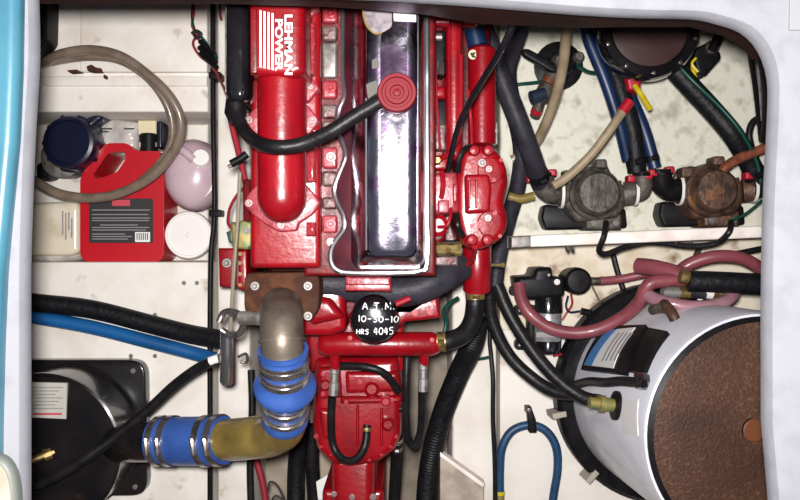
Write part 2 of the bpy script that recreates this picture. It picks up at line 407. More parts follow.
for x, y in ((249, 120), (313, 120), (249, 203), (312, 203), (281, 225)): bolt(x, y, .706, 3.8, man)
for x, y in ((311, 5), (311, 87)): bolt(x, y, .706, 2.8, man)
for y0, y1 in ((22, 74), (132, 182), (222, 236)):
    bm = new(); block(bm, rect(306, y0, 315, y1), .68, .712, .004); obj('cast_rail', bm, 'redrough', man)
# white lettering and stripes on the cover
ZT = .8005
for k, x in enumerate((259.5, 263.5, 267.5, 271.5)):
    bm = new(); y0 = 10+k*.9; block(bm, [(x, y0), (x+2, y0+.5), (x+2, y0+57.5), (x, y0+57)], ZT-.002, ZT+.0006, .0002, 1); obj('white_stripe', bm, 'inkwhite', man)
text_mesh('POWER', (275.2, 19.5, 283, 71.5), ZT-.001, .0016, man, 'inkwhite', 1, 0, .028)
text_mesh('LEHMAN', (284.8, 15, 292.6, 75), ZT-.001, .0016, man, 'inkwhite', 1, 0, .028)
# pads, nuts and ledges between manifold and rocker cover
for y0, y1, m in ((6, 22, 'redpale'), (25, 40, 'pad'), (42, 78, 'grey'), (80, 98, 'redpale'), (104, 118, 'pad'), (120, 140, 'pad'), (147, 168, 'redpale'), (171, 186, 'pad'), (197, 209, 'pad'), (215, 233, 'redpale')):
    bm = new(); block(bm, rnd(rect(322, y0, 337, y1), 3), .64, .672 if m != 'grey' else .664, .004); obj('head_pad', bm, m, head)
for y, m in ((14, 'redbolt'), (88, 'redbolt'), (157, 'bolt'), (224, 'redbolt')): bolt(331, y, .672, 5.2, head, m, 'head_nut')
# chrome rocker cover
bo = rnd([(352, -60), (425, -60), (425, 262), (419, 269), (358, 269), (351, 262)], 5)
bi = rnd([(364, -60), (420, -60), (419, 252), (413, 259), (371, 259), (365, 252)], 5)
bi2 = rnd([(368, -60), (417, -60), (416, 249), (410, 256), (375, 256), (369, 249)], 5)
bi3 = rnd([(379, -60), (408, -60), (407, 243), (403, 250), (384, 250), (380, 243)], 5)
def zc(py, z=.796): return z+.075*W(400, py, z).y        # the engine, and so its cover, slopes a little
def rr(pp, z, slope=1): return [W(x, y, z+slope*.075*W(400, y, z).y) for x, y in pp]
bead = [(343, -60), (342, 30), (342, 75), (344, 95), (338, 112), (337, 128), (343, 145), (345, 158), (338, 176), (334, 190), (337, 203), (343, 215), (344, 228), (336, 240), (331, 250), (331, 262), (337, 270), (352, 273), (400, 273), (420, 271), (427, 262), (427, 200), (427, 80), (426, -60)]
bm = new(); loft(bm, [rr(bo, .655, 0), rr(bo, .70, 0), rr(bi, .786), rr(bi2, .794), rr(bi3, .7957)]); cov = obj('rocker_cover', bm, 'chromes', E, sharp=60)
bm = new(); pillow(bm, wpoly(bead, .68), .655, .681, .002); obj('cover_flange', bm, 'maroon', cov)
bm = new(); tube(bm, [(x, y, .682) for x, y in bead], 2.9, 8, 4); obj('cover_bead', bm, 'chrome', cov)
bolt(331, 242, .68, 4.5, cov, 'bolt')
bm = new(); tube(bm, [(418, y, zc(y, .791)) for y in (-60, 60, 150, 250)], 1.0, 6); obj('cover_edge', bm, 'chrome', cov)
bm = new(); tube(bm, [(366, y, zc(y, .790)) for y in (98, 150, 200, 250)], 1.2, 6); obj('cover_edge', bm, 'chrome', cov)
def flat(name, pp, dz, m, r=0):
    bm = new(); pp = rnd(pp, r) if r else pp
    loft(bm, [[W(x, y, zc(y, .7945)) for x, y in pp], [W(x, y, zc(y, .797)+dz) for x, y in pp]]); return obj(name, bm, m, cov)
flat('paper_sticker', [(393, 7), (416, 8), (416, 22), (394, 21)], .001, 'paper')
flat('peeled_patch', [(363, 8), (368, 0), (382, -14), (392, 2), (392, 27), (382, 33), (374, 33), (366, 24)], .0004, 'peel', 4)
bm = new(); tube(bm, [(x, y, zc(y, .7975)) for x, y in ((382, 33), (374, 33), (366, 24), (363, 8), (368, -2))], 1.0, 6); obj('rust_edge', bm, 'fibre', cov)
bm = new(); lathe(bm, W(397, 97, zc(97)-.006), [(.024, 0), (.027, .02), (.027, .034), (.0255, .038), (.021, .038), (.020, .035), (.0165, .035), (.0155, .039), (.010, .039), (.009, .036), (.0055, .036), (.005, .040), (.0001, .041)], 36); obj('oil_filler_cap', bm, 'cap', cov)
flat('tape_scrap', [(366, 84), (377, 80), (378, 92), (368, 99)], .001, 'scrap', 2)
flat('tape_scrap', [(372, 60), (378, 57), (379, 68), (372, 69)], .001, 'scrap', 1)
# injection side
bm = new(); block(bm, [(428, 14), (446, 14), (446, 240), (428, 250)], .45, .56, .008); obj('side_casting', bm, 'reddk', E)
ip = obj('injection_pump', block(new(), rect(446, 14, 463, 160), .35, .60, .012, 4, r=3), 'red', E)
for x in (449.5, 459):
    bm = new(); tube(bm, [(x, 20, .602), (x, 90, .602), (x, 150, .59)], 1.6, 8); obj('pump_rib', bm, 'red', ip)
bm = new(); lathe(bm, W(428, 22, .60), [(.010, 0), (.010, .012), (.007, .012), (.007, .022), (.009, .022), (.009, .034)], 16, 'X'); obj('pump_knob', bm, 'redcap', ip)
bm = new(); lathe(bm, W(463, 20, .58), [(.012, 0), (.012, .02), (.008, .024)], 16, 'X'); obj('pump_boss', bm, 'red', ip)
bm = new(); block(bm, [(431, 30), (446, 30), (446, 72), (441, 77), (431, 66)], .54, .60, .004, r=2); obj('dark_bracket', bm, 'blkpl', ip)
for x, y in ((438, 74), (443, 75)): bm = new(); tube(bm, [(x, y-12, .605), (x, y, .605)], 1.3, 8); obj('bracket_stud', bm, 'steel', ip)
bm = new(); lathe(bm, W(432, 37, .60), [(.006, 0), (.006, .016)], 10, 'X'); obj('bracket_stud', bm, 'bolt', ip)
bm = new(); block(bm, rect(432, 100, 447, 128), .53, .585, .004); obj('dark_cover', bm, 'blkpl', ip)
bm = new(); block(bm, rect(434, 124, 446, 150), .53, .59, .004); obj('pale_cover', bm, 'pad', ip)  # block in the paler pad colour
bm = new(); block(bm, rect(429, 86, 446, 98), .54, .60, .006); obj('pump_flange', bm, 'red', ip)
for y in (91, 111, 62): bolt(433, y, .602, 2.4, ip, 'bolt')
for k, (a, b) in enumerate((((436, 88), (440, 150)), ((434, 40), (431, 158)))): bm = new(); tube(bm, [(a[0], a[1], .60), (a[0]+2, (a[1]+b[1])/2, .625), (b[0], b[1], .60)], 1.3, 8); obj('fuel_line', bm, 'redlead', ip)
bm = new(); tube(bm, [(461, 55, .63), (461, 100, .64), (460, 130, .64), (452, 150, .63), (440, 160, .61), (432, 161, .60)], 2.0, 8); obj('fuel_line', bm, 'redcap', ip)
bm = new(); tube(bm, [(468, 90, .62), (471, 120, .62), (472, 148, .60)], 1.6, 8); obj('fuel_line', bm, 'redcap', ip)
bm = new(); lathe(bm, W(437, 161, .60), [(.007, -.008), (.007, .012), (.005, .016)], 6); obj('brass_nut', bm, 'brass', ip)
bm = new(); block(bm, rect(429, 155, 448, 170), .54, .59, .005); obj('pump_flange', bm, 'red', ip)
# lift pump and governor blocks
gv = obj('governor_housing', block(new(), [(428, 172), (457, 172), (458, 212), (428, 216)], .45, .60, .008, r=2), 'redpale', E)
bm = new(); block(bm, rect(438, 200, 449, 213), .59, .615, .003); obj('housing_lug', bm, 'redpale', gv)
bm = new(); tube(bm, [(442, 172, .615), (443, 185, .625), (441, 198, .615)], 2.6, 8); obj('pipe_stub', bm, 'redcap', gv)
bm = new(); block(bm, rect(453, 184, 457.5, 202), .59, .612, .003); obj('housing_lug', bm, 'redpale', gv)
bm = new(); lathe(bm, W(437, 226, .56), [(.018, 0), (.018, .02), (.011, .024), (.011, .034)], 18); obj('lift_pump', bm, 'red', gv)
bm = new(); tube(bm, [(438, 227, .60), (446, 226, .61), (450, 218, .61), (451, 208, .60)], 1.7, 8); obj('fuel_line', bm, 'redcap', gv)
bm = new(); block(bm, [(432, 240), (462, 240), (462, 258), (432, 258)], .42, .53, .004); obj('dark_casting', bm, 'blkpl', E)
cp = obj('brass_coupling', lathe(new(), W(428, 249, .56), [(.008, 0), (.008, .014), (.012, .014), (.012, .03), (.010, .03), (.010, .045), (.013, .045), (.013, .056)], 10, 'X'), 'brass', E)
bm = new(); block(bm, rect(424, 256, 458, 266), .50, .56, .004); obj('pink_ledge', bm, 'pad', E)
# coolant header tank and heat exchanger
bm = new(); path = [W(482, y, .50) for y in (46, 47, 50, 80, 120, 144, 147)]
sweep(bm, path, [.012, .019, .0245, .0245, .0245, .0245, .014], 20); ht = obj('header_tank', bm, 'red', E)
bm = new(); lathe(bm, W(473, 55, .516), [(.0085, 0), (.0085, .004), (.007, .005)], 20); bd = obj('tank_badge', bm, 'carton', ht)
bm = new(); block(bm, [(470, 53), (476, 52), (474, 55), (477, 58), (472, 57)], .523, .5255, .0003, 1); obj('badge_mark', bm, 'ink', ht)
bm = new(); block(bm, [(493, 122), (498, 122), (498, 144), (493, 146)], .47, .505, .002); obj('tank_lug', bm, 'grey', ht); bolt(495.5, 131, .506, 2.2, ht, 'grey')
dsh = [(457, 170), (461, 152), (470, 145), (490, 145), (500, 153), (507, 166), (509, 182), (505, 196), (504, 204), (508, 214), (508, 226), (503, 238), (492, 246), (478, 250), (465, 247), (459, 234), (455, 215), (455, 185)]
hxg = obj('heat_exchanger', block(new(), rnd(dsh, 6), .40, .60, .014, 4), 'red', E)
bm = new(); block(bm, rnd([(465, 174), (489, 174), (492, 186), (490, 212), (466, 214)], 3), .58, .622, .006); obj('cover_plate', bm, 'red', hxg)
for x in (469.5, 476.5): bm = new(); block(bm, rect(x-1, 180, x+1, 208), .62, .630, .002); obj('plate_rib', bm, 'redcap', hxg)
bm = new(); lathe(bm, W(490, 171, .59), [(.024, 0), (.024, .008), (.021, .011), (.018, .008), (.0001, .008)], 28); obj('end_cap_ring', bm, 'red', hxg)
bm = new(); lathe(bm, W(490, 224, .59), [(.024, 0), (.024, .008), (.021, .011), (.018, .008), (.0001, .008)], 28); obj('end_cap_ring', bm, 'red', hxg)
for x, y, r, m in ((482, 163, 4.2, 'grey'), (489, 169, 3.4, 'bolt'), (488, 218, 3.6, 'bolt'), (480, 225, 3.4, 'redbolt'), (494, 180, 2.2, 'redbolt'), (495, 213, 2.4, 'redbolt'), (473, 168, 2.4, 'redbolt'), (472, 226, 2.4, 'redbolt'), (500, 236, 2, 'redbolt'), (501, 160, 2, 'redbolt')):
    bolt(x, y, .601 if (x, y) not in ((482, 163), (489, 169), (488, 218), (480, 225)) else .602, r, hxg, m)
for x, y in ((473, 152), (487, 152), (471, 240), (486, 240)):
    bm = new(); lathe(bm, W(x, y, .585), [(.010, 0), (.010, .02), (.007, .028), (.0001, .03)], 14); obj('cap_stub', bm, 'redcap', hxg)
bm = new(); tube(bm, [(477, 244, .48), (477, 270, .48), (477, 290, .47)], 14, 20); lt = obj('outlet_pipe', bm, 'red', hxg)
bm = new(); tube(bm, [(475, 247, .60), (473, 258, .56), (466, 265, .53), (456, 266, .52)], 2.6, 8); obj('drain_pipe', bm, 'redcap', hxg)
for pts in ([(472, 146, .60), (464, 150, .62), (459, 160, .62), (458, 172, .61)], [(457, 214, .61), (458, 226, .62), (463, 236, .60)]):
    bm = new(); tube(bm, pts, 3, 10); obj('rubber_elbow', bm, 'blk', hxg)
bm = new(); lathe(bm, W(490, 265, .47), [(.003, 0), (.003, .02), (.005, .02), (.005, .026)], 8, 'X'); obj('drain_tap', bm, 'brass', hxg)
# aft end of the engine, oil cooler and filter
tc_ = obj('timing_housing', block(new(), [(300, 286), (345, 288), (346, 330), (330, 336), (300, 336)], .35, .55, .012, r=4), 'red', E)
bm = new(); block(bm, [(303, 296), (330, 298), (345, 318), (310, 326)], .53, .575, .012, r=5); obj('housing_bulge', bm, 'red', tc_)
bm = new(); block(bm, [(345, 276), (391, 276), (392, 292), (345, 291)], .50, .625, .005, r=2); br = obj('filter_bracket', bm, 'redpale', E)
bm = new(); block(bm, rect(345, 284, 391, 291), .615, .631, .002); obj('bracket_lip', bm, 'red', br); bolt(367, 281, .625, 2.6, br, 'bolt')
rp = obj('rear_plate', block(new(), [(380, 312), (398, 300), (412, 300), (438, 295), (441, 318), (405, 322), (395, 332), (380, 334)], .35, .50, .006, r=2), 'red', E)
for x, y in ((432, 300), (430, 312), (415, 313)): bolt(x, y, .501, 3, rp, 'redbolt')
bm = new(); tube(bm, [(396, 304, .60), (410, 298, .60)], 3.2, 10); obj('red_stub', bm, 'redcap', rp)
cl = [W(x, 344, .50) for x in (318, 320, 326, 380, 432, 438, 441)]
oc = obj('oil_cooler', sweep(new(), cl, [.012, .017, .0212, .0212, .0212, .017, .012], 22), 'red', E)
bm = new(); tube(bm, [(424, 350, .50), (424, 364, .49)], 5, 14); obj('cooler_stub', bm, 'red', oc)
bm = new(); tube(bm, [(335, 352, .50), (335, 368, .49)], 5, 14); obj('cooler_stub', bm, 'red', oc)
bolt(432, 340, .522, 2.4, oc, 'redbolt'); bolt(350, 338, .521, 2.4, oc, 'redbolt')
fc = W(374, 320, .60)
bm = new(); lathe(bm, fc, [(.040, -.16), (.0415, -.03), (.0405, -.008), (.036, .004), (.030, .0085), (.022, .0105), (.012, .0115), (.0001, .012)], 40); of = obj('oil_filter', bm, 'blkgl', E, label='gloss black oil filter with white handwriting')
GL = {'A': [[(0, 0), (.5, 1), (1, 0)], [(.2, .4), (.8, .4)]], 'T': [[(0, 1), (1, 1)], [(.5, 1), (.5, 0)]], 'M': [[(0, 0), (.1, 1), (.5, .3), (.9, 1), (1, 0)]], '.': [[(.3, .05), (.5, .05)]],
      '1': [[(.4, .85), (.6, 1), (.5, 0)]], '0': [[(.5, 1), (.05, .7), (.05, .25), (.5, 0), (.95, .3), (.95, .75), (.5, 1)]], '-': [[(.1, .5), (.9, .5)]], '3': [[(.1, .95), (.8, .95), (.4, .55), (.9, .3), (.5, 0), (.05, .1)]],
      'H': [[(0, 0), (.05, 1)], [(.95, 1), (.9, 0)], [(0, .5), (.9, .5)]], 'R': [[(.05, 0), (.1, 1), (.8, .85), (.7, .55), (.1, .5), (.9, 0)]], 'S': [[(.9, .9), (.4, 1), (.1, .7), (.8, .4), (.6, 0), (.05, .05)]],
      '4': [[(.5, 1), (.05, .35), (.95, .4)], [(.7, .9), (.65, 0)]], '5': [[(.9, 1), (.2, .95), (.15, .6), (.8, .55), (.8, .1), (.1, 0)]], ' ': []}
def hand(s, x0, y0, cw, ch, z, parent, slope=0):
    x = x0
    for i, c in enumerate(s):
        wdt = cw*(.45 if c in '.1 ' else .85)
        for st in GL[c]:
            pts = []
            for a, b in st:
                px, py = x+a*wdt*.92, y0+slope*(x-x0)-b*ch
                q = W(px, py, z); d = (q.xy-fc.xy).length
                pr = [(0, .012), (.012, .0115), (.022, .0105), (.030, .0085), (.036, .004), (.0405, -.008)]
                for (ra, ha), (rb, hb) in zip(pr, pr[1:]):
                    if ra <= d <= rb: q.z = fc.z+ha+(hb-ha)*(d-ra)/(rb-ra)+.0006
                pts.append(q)
            bm = new(); sweep(bm, crom(pts, 3), S(.58, z), 6); obj('writing_stroke', bm, 'inkwhite', parent)
        x += wdt+cw*.22
hand('A.T.M.', 362.5, 309.5, 6.6, 6.5, .61, of)
hand('10-30-10', 358, 321.5, 5.4, 6, .61, of, .03)
hand('HRS', 356.5, 334, 4.2, 4.6, .61, of)
hand('4045', 374, 334.5, 4.8, 7, .61, of)
# gearbox
gb = obj('gearbox', block(new(), rnd([(314, 358), (399, 356), (403, 400), (402, 436), (396, 452), (378, 465), (352, 469), (330, 466), (316, 452), (311, 430), (312, 390)], 6), .05, .44, .03, 5, wide=.018), 'red', E)
bm = new(); block(bm, rnd([(330, 455), (376, 455), (374, 600), (331, 600)], 4), .05, .40, .03, 5, wide=.018); obj('output_housing', bm, 'red', gb)
for pp, z in (([(318, 368), (340, 366), (342, 398), (318, 400)], .455), ([(345, 372), (398, 372), (398, 392), (346, 394)], .452), ([(340, 397), (402, 396), (402, 403), (340, 405)], .455), ([(318, 408), (335, 410), (335, 440), (322, 440)], .45)):
    bm = new(); block(bm, rnd(pp, 3), .40, z, .008, 3); obj('gearbox_cover', bm, 'red', gb)
for x, y, r in ((323, 374, 2.4), (336, 374, 2.4), (323, 394, 2.4), (336, 394, 2.4), (352, 378, 2.4), (390, 378, 2.6), (392, 400, 2.6), (360, 382, 2.6), (346, 403, 2.2), (384, 399, 2.6), (332, 384, 2.2)): bolt(x, y, .456, r, gb, 'redbolt')
for k in range(9):
    a = PI*(.08+.84*k/8); bolt(356+41*math.cos(a), 428+33*math.sin(a), .435, 2.6, gb, 'redbolt')
for x0, y0, x1, y1 in ((356, 405, 359, 445), (330, 408, 333, 448), (380, 408, 383, 446)):
    bm = new(); block(bm, rnd(rect(x0, y0, x1, y1), 1), .42, .449, .003); obj('casting_rib', bm, 'red', gb)
for x, y, r_ in ((372, 388, .014), (326, 384, .011), (388, 423, .012)):
    bm = new(); lathe(bm, W(x, y, .44), [(r_, 0), (r_, .014), (r_*.7, .019), (r_*.6, .016), (.0001, .016)], 18); obj('casting_boss', bm, 'red', gb)
for x, y, r in ((334, 494, 3), (373, 497, 3.4), (352, 497, 3)): bolt(x, y, .401, r, gb, 'bolt')
bm = new(); block(bm, rnd([(322, 490), (384, 490), (384, 540), (322, 540)], 4), .10, .37, .01); obj('coupling_flange', bm, 'red', gb)
bm = new(); lathe(bm, W(386, 399, .44), [(.010, 0), (.010, .02), (.006, .022), (.006, .03)], 12); obj('breather', bm, 'redcap', gb)
for x, y in ((402, 409), (400, 398)): bm = new(); lathe(bm, W(x-3, y, .43), [(.006, 0), (.006, .012), (.009, .012), (.009, .02)], 10, 'X'); obj('side_plug', bm, 'blkpl', gb)
# exhaust outlet
fp = obj('exhaust_flange', block(new(), rnd([(246, 273), (316, 272), (320, 280), (319, 308), (312, 320), (250, 320), (244, 310), (244, 280)], 6), .50, .62, .004), 'rust', E, label='rust brown exhaust flange plate')
for x, y in ((255, 286), (308, 286), (308, 316)): bolt(x, y, .621, 4.6, fp, 'grey')
bm = new(); pth = crom([W(281, 316, .60), W(281, 308, .66), W(281.5, 318, .715), W(282, 338, .735), W(283, 356, .733)], 8)
sweep(bm, pth, .0325, 28); ep = obj('exhaust_elbow', bm, 'pipe', E, label='heat-stained grey steel exhaust elbow')
band(pth, .80, .004, .0335, ep, 'pipe', 'weld_seam', False, 28)
bm = new(); tube(bm, [(266, 319, .66), (252, 318, .65), (240, 318, .645)], 7, 16); obj('water_nipple', bm, 'grey', ep)
# mounting bracket, sensor and dipstick at the port side
mb = obj('mount_bracket', block(new(), [(218, 248), (246, 248), (246, 288), (219, 287)], .22, .42, .005), 'red', E); bolt(227, 263, .421, 4.8, mb, 'grey')
bm = new(); block(bm, rect(238, 250, 247, 290), .3, .45, .004); obj('bracket_web', bm, 'red', mb)
for y in (254, 263, 274, 285): bolt(240, y, .451, 2, mb, 'brass')
sn = obj('sender_unit', block(new(), rnd([(230, 221), (236, 224), (243, 219), (252, 222), (252, 246), (247, 250), (232, 248)], 2), .38, .50, .005), 'olive', E); bolt(247, 231, .501, 3.6, sn, 'grey')
bm = new(); block(bm, rnd([(226, 232), (232, 230), (233, 242), (229, 243)], 1), .42, .47, .002); obj('green_terminal', bm, 'green', sn)
bm = new(); tube(bm, [(240, 172, .6), (238, 215, .575), (234, 270, .55), (230, 334, .52)], 2.0, 8); obj('dipstick_tube', bm, 'rod', E)
bm = new(); tube(bm, [(247, 180, .56), (247, 220, .54)], 4, 10); obj('return_pipe', bm, 'reddk', E)
# black tank bolted along the manifold
bx = obj('black_side_tank', block(new(), rnd([(225, -60), (247, -60), (248, 92), (244, 101), (229, 101), (224, 92)], 5), .56, .75, .012, 4), 'blkgl', E)
for x in (226, 246.5): bm = new(); tube(bm, [(x, -60, .742), (x, 20, .742), (x, 92, .742)], 1.0, 6); obj('tank_edge', bm, 'steel', bx)
bm = new(); lathe(bm, W(236, 100, .72), [(.015, -.0), (.017, .02), (.012, .03), (.011, .034)], 18, dirmat((0, -1, .1))); obj('tank_outlet', bm, 'blkpl', bx)
bm = new(); block(bm, rect(246, 20, 254, 60), .60, .70, .003); obj('tank_mount', bm, 'reddk', bx)

# ------------------------------------------------------------------ hoses and lines on and round the engine
hose('breather_hose', [(236, 104, .73), (238, 118, .735), (248, 135, .76), (268, 146, .825), (298, 145, .83), (330, 132, .82), (352, 118, .82), (381, 101, .825)], 7.2, 'blk', 'black rubber breather hose curving from the black tank to the red filler cap')
hose('starter_cable', [(229, 100, .60), (232, 125, .58), (240, 158, .55), (246, 184, .53)], 3.2, 'redlead', 'dull red cable with a black terminal beside the red manifold', 'cable')
o = hose('cable_terminal', [(231, 164, .60), (240, 159, .60), (247, 154, .60)], 4, 'blkpl', 'small black cable terminal with a bare metal end left of the manifold', 'terminal')
bm = new(); tube(bm, [(232, 165, .60), (231, 165.6, .60), (228, 167, .60)], 2, 8); obj('metal_end', bm, 'steel', o)
hose('red_wire', [(246, 186, .55), (238, 194, .52), (230, 208, .50), (228, 222, .48), (231, 228, .47)], 1.6, 'redlead', 'thin dark red wire looping to the brass sender', 'wire')
hose('coolant_hose', [(318, 283, .53), (345, 285, .53), (385, 291, .54), (415, 289, .545), (438, 279, .54), (460, 266, .51)], 16, 'grhose', 'fat black rubber hose running under the end of the chrome rocker cover', seg=20)
bm = new(); o = hose('oil_cooler_hose', [(475, 284, .47), (475, 305, .47), (472, 322, .48), (463, 335, .49), (448, 341, .50), (438, 342, .50)], 9.5, 'blk', 'black elbow hose between red outlet pipe and oil cooler end', clamps=(.1, .93), cm='brass', seg=18)
bm = new()
path = crom([W(*p) for p in ((283, 349, .734), (284, 366, .722), (285, 384, .70), (285, 402, .665), (285, 419, .63))], 10)
prof = []
for i in range(len(path)):
    t = i/(len(path)-1); prof.append(.0348+.0135*math.exp(-((t-.53)/.075)**2)+(.003 if t < .08 or t > .93 else 0))
ch = obj('exhaust_hose_bellows', sweep(bm, path, prof, 28), 'bluehose', None, 'upright blue silicone exhaust coupling with a bulged ring and four steel clamps', 'hose')
for t in (.20, .36, .70, .86): band(path, t, .0165, .0352, ch, 'steel', screw=False, seg=28)
for t in (.20, .36, .70, .86): band(path, t, .003, .0364, ch, 'chrome', 'clamp_rib', False, 28)
path = crom([W(*p) for p in ((285, 410, .64), (284.5, 421, .62), (281, 429, .60), (270, 435, .57), (256, 437.5, .55), (240, 439, .52), (226, 440, .50))], 8)
el = obj('exhaust_resin_elbow', sweep(new(), path, .0362, 28), 'fibre', None, 'olive brown resin exhaust elbow between the two blue couplings', 'pipe')
path = crom([W(*p) for p in ((225, 440, .49), (205, 441, .475), (178, 441, .455), (156, 441, .44))], 8)
bh = obj('exhaust_hose', sweep(new(), path, [.0435 if abs(i/(len(path)-1)-.5) < .28 else .0425 for i in range(len(path))], 28), 'bluehose', None, 'straight blue silicone exhaust hose lying beside the black muffler', 'hose')
for t in (.10, .32, .78, .93): band(path, t, .012, .0435, bh, 'steel', seg=28)

hose('oil_line', [(332, 397, .48), (331, 420, .47), (333, 445, .46), (343, 459, .47), (356, 459, .48), (365, 445, .48), (367, 425, .47)], 4, 'blk', 'black oil line bent in a U over the red gearbox', 'hose', clamps=(.96,), cm='brass')
bm = new(); lathe(bm, W(335, 366, .49), [(.009, 0), (.009, .012), (.0075, .014), (.0075, .028), (.009, .03), (.009, .052)], 10, dirmat((-.05, -1, -.05))); obj('hose_fitting', bm, 'grey', None, 'grey metal hose fitting below the left end of the red oil cooler', 'fitting')
bm = new(); lathe(bm, W(423, 362, .49), [(.009, 0), (.009, .012), (.0075, .014), (.0075, .028), (.009, .03), (.009, .052)], 10, dirmat((0, -1, -.05))); obj('hose_fitting', bm, 'grey', None, 'grey metal hose fitting below the right end of the red oil cooler', 'fitting')
hose('oil_line', [(422, 390, .47), (422, 415, .44), (420, 434, .42), (414, 446, .41), (408, 438, .42), (406, 415, .44), (406, 385, .46), (407, 357, .46)], 4, 'blk', 'black oil line hanging in a narrow U right of the gearbox')
hose('gearbox_hose', [(338, 366, .47), (348, 366, .48), (365, 367, .49), (380, 371, .49), (390, 379, .48), (398, 391, .46)], 4, 'blk', 'short black hose lying across the top of the gearbox', clamps=(.95,), cm='blkpl')
hose('gearbox_hose', [(397, 436, .36), (397, 450, .33), (396, 470, .30), (394, 505, .28), (393, 540, .27)], 6, 'blk', 'black hose with steel end fitting running down beside the gearbox', clamps=(.06, .2), cm='steel')
hose('ribbed_hose', [(478, 318, .36), (472, 345, .34), (458, 375, .30), (444, 410, .27), (434, 445, .25), (428, 480, .24), (424, 540, .24)], 10.5, 'blkcor', 'wide ribbed black hose sweeping down right of the gearbox', ribs=.05, per=8, seg=16)
hose('throttle_cable', [(516, 16, .82), (505, 42, .80), (490, 68, .76), (472, 98, .70), (458, 128, .66), (448, 170, .62)], 3.2, 'blkgl', 'glossy black control cable slanting over the red header tank', 'cable')
hose('tank_hose', [(470, 8, .50), (473, 25, .50), (478, 46, .50)], 10, 'bluedk', 'dark blue hose with steel clamp at the head of the header tank', clamps=(.55,))
hose('raw_water_hose', [(468, -10, .34), (488, 42, .34), (503, 82, .33), (520, 125, .32), (533, 160, .29), (541, 184, .25)], 10.5, 'grhose', 'thick grey-black hose running diagonally to the left pump elbow', clamps=(.93,), cm='blkpl', seg=16)
hose('raw_water_hose', [(523, 20, .34), (514, 48, .29), (508, 75, .25), (515, 115, .22), (521, 150, .21), (518, 185, .22), (508, 220, .24), (498, 260, .26), (493, 300, .27)], 8.5, 'grhose', 'thick black hose passing behind the diagonal hose along the red heat exchanger', seg=16)
hose('heater_hose', [(489, 290, .34), (492, 320, .33), (508, 354, .33), (532, 378, .34), (556, 392, .36), (580, 394, .38)], 6.5, 'blk', 'black heater hose swinging low past the engine bed', seg=14)
hose('heater_hose', [(497, 285, .37), (510, 315, .38), (532, 350, .39), (556, 378, .40), (582, 397, .41), (606, 403, .41)], 7, 'blk', 'black heater hose clamped to the brass fitting on the white tank', clamps=(.93,), seg=14)
hose('thin_pipe', [(470, 356, .22), (478, 359, .22), (490, 357, .23)], 1.6, 'green', 'thin dark green line curling on the engine bed', 'wire')
hose('thin_pipe', [(444, 334, .30), (446, 322, .3), (444, 310, .31), (452, 302, .32), (458, 298, .33)], 2, 'green', 'dark green wire curling below the red rear plate', 'wire')
# ------------------------------------------------------------------ port side
hose('loom_cable', [(213, -40, .24), (213, 100, .24), (214.5, 210, .24), (211, 255, .24), (210, 330, .24), (210, 420, .24), (210, 560, .24)], 2.6, 'blkpl', 'straight black cable running down the gap beside the port engine bed', 'cable')
for y, nm in ((213, 'black clip holding the long cable beside the milky jug'), (75, 'black clip holding the long cable near the wire connectors')):
    bm = new(); block(bm, rnd(rect(208.5, y-3.5, 220.5, y+3.5), 1.5), .225, .265, .002); obj('cable_clip', bm, 'blkpl', None, nm, 'clip')
hose('fuel_hose', [(-20, 292, .245), (30, 302, .245), (90, 309, .245), (150, 324, .25), (190, 334, .26), (224, 340, .28)], 9.5, 'blkcor', 'thick black hose lying above the blue pipe on the left', seg=16)
hose('water_pipe', [(-20, 305, .235), (30, 316, .235), (90, 327, .235), (150, 342, .24), (200, 355, .245), (222, 361, .26)], 7, 'bluepipe', 'bright blue pipe running under the thick black hose', 'pipe')
# valve at the end of the dipstick tube
v = thing('chrome_valve', W(228, 360, ZL), 'chrome cylinder valve with hex nut beside the exhaust elbow', 'valve')
bm = new(); lathe(bm, W(228, 331, .50), [(.011, 0), (.0135, .002), (.0135, .09), (.010, .096)], 20, dirmat((-.03, -1, -.1))); obj('valve_body', bm, 'chrome', v)
bm = new(); lathe(bm, W(229, 356, .48), [(.0125, 0), (.0125, .018)], 6, dirmat((-1, -.25, 0))); obj('hex_nut', bm, 'chrome', v)
bm = new(); lathe(bm, W(219, 358, .48), [(.008, 0), (.008, .018)], 12, dirmat((-1, -.35, -.1))); obj('hose_tail', bm, 'oring', v)
bm = new(); tube(bm, [(226, 374, .47), (226, 374, .40), (226, 374, .22)], 5, 12); obj('valve_stem', bm, 'steel', v)
bm = new(); tube(bm, [(238, 357, .48), (246, 354, .47), (247, 362, .46), (240, 362, .46)], 1.5, 8); obj('wire_clip', bm, 'steel', v)
o = hose('elbow_clamp', [(219, 322, .62), (224, 313, .62), (234, 312, .63), (242, 318, .64), (243, 326, .63), (238, 334, .62), (228, 334, .61), (221, 330, .61)], 3.6, 'steel', 'loop of grey metal clip at the end of the exhaust elbow nipple', 'clamp')
hose('valve_hose', [(217, 360, .475), (200, 367, .46), (175, 385, .44), (148, 410, .43), (115, 437, .43), (80, 462, .44), (45, 482, .44), (0, 495, .42)], 5.2, 'blk', 'black hose curving from the chrome valve across the black muffler')
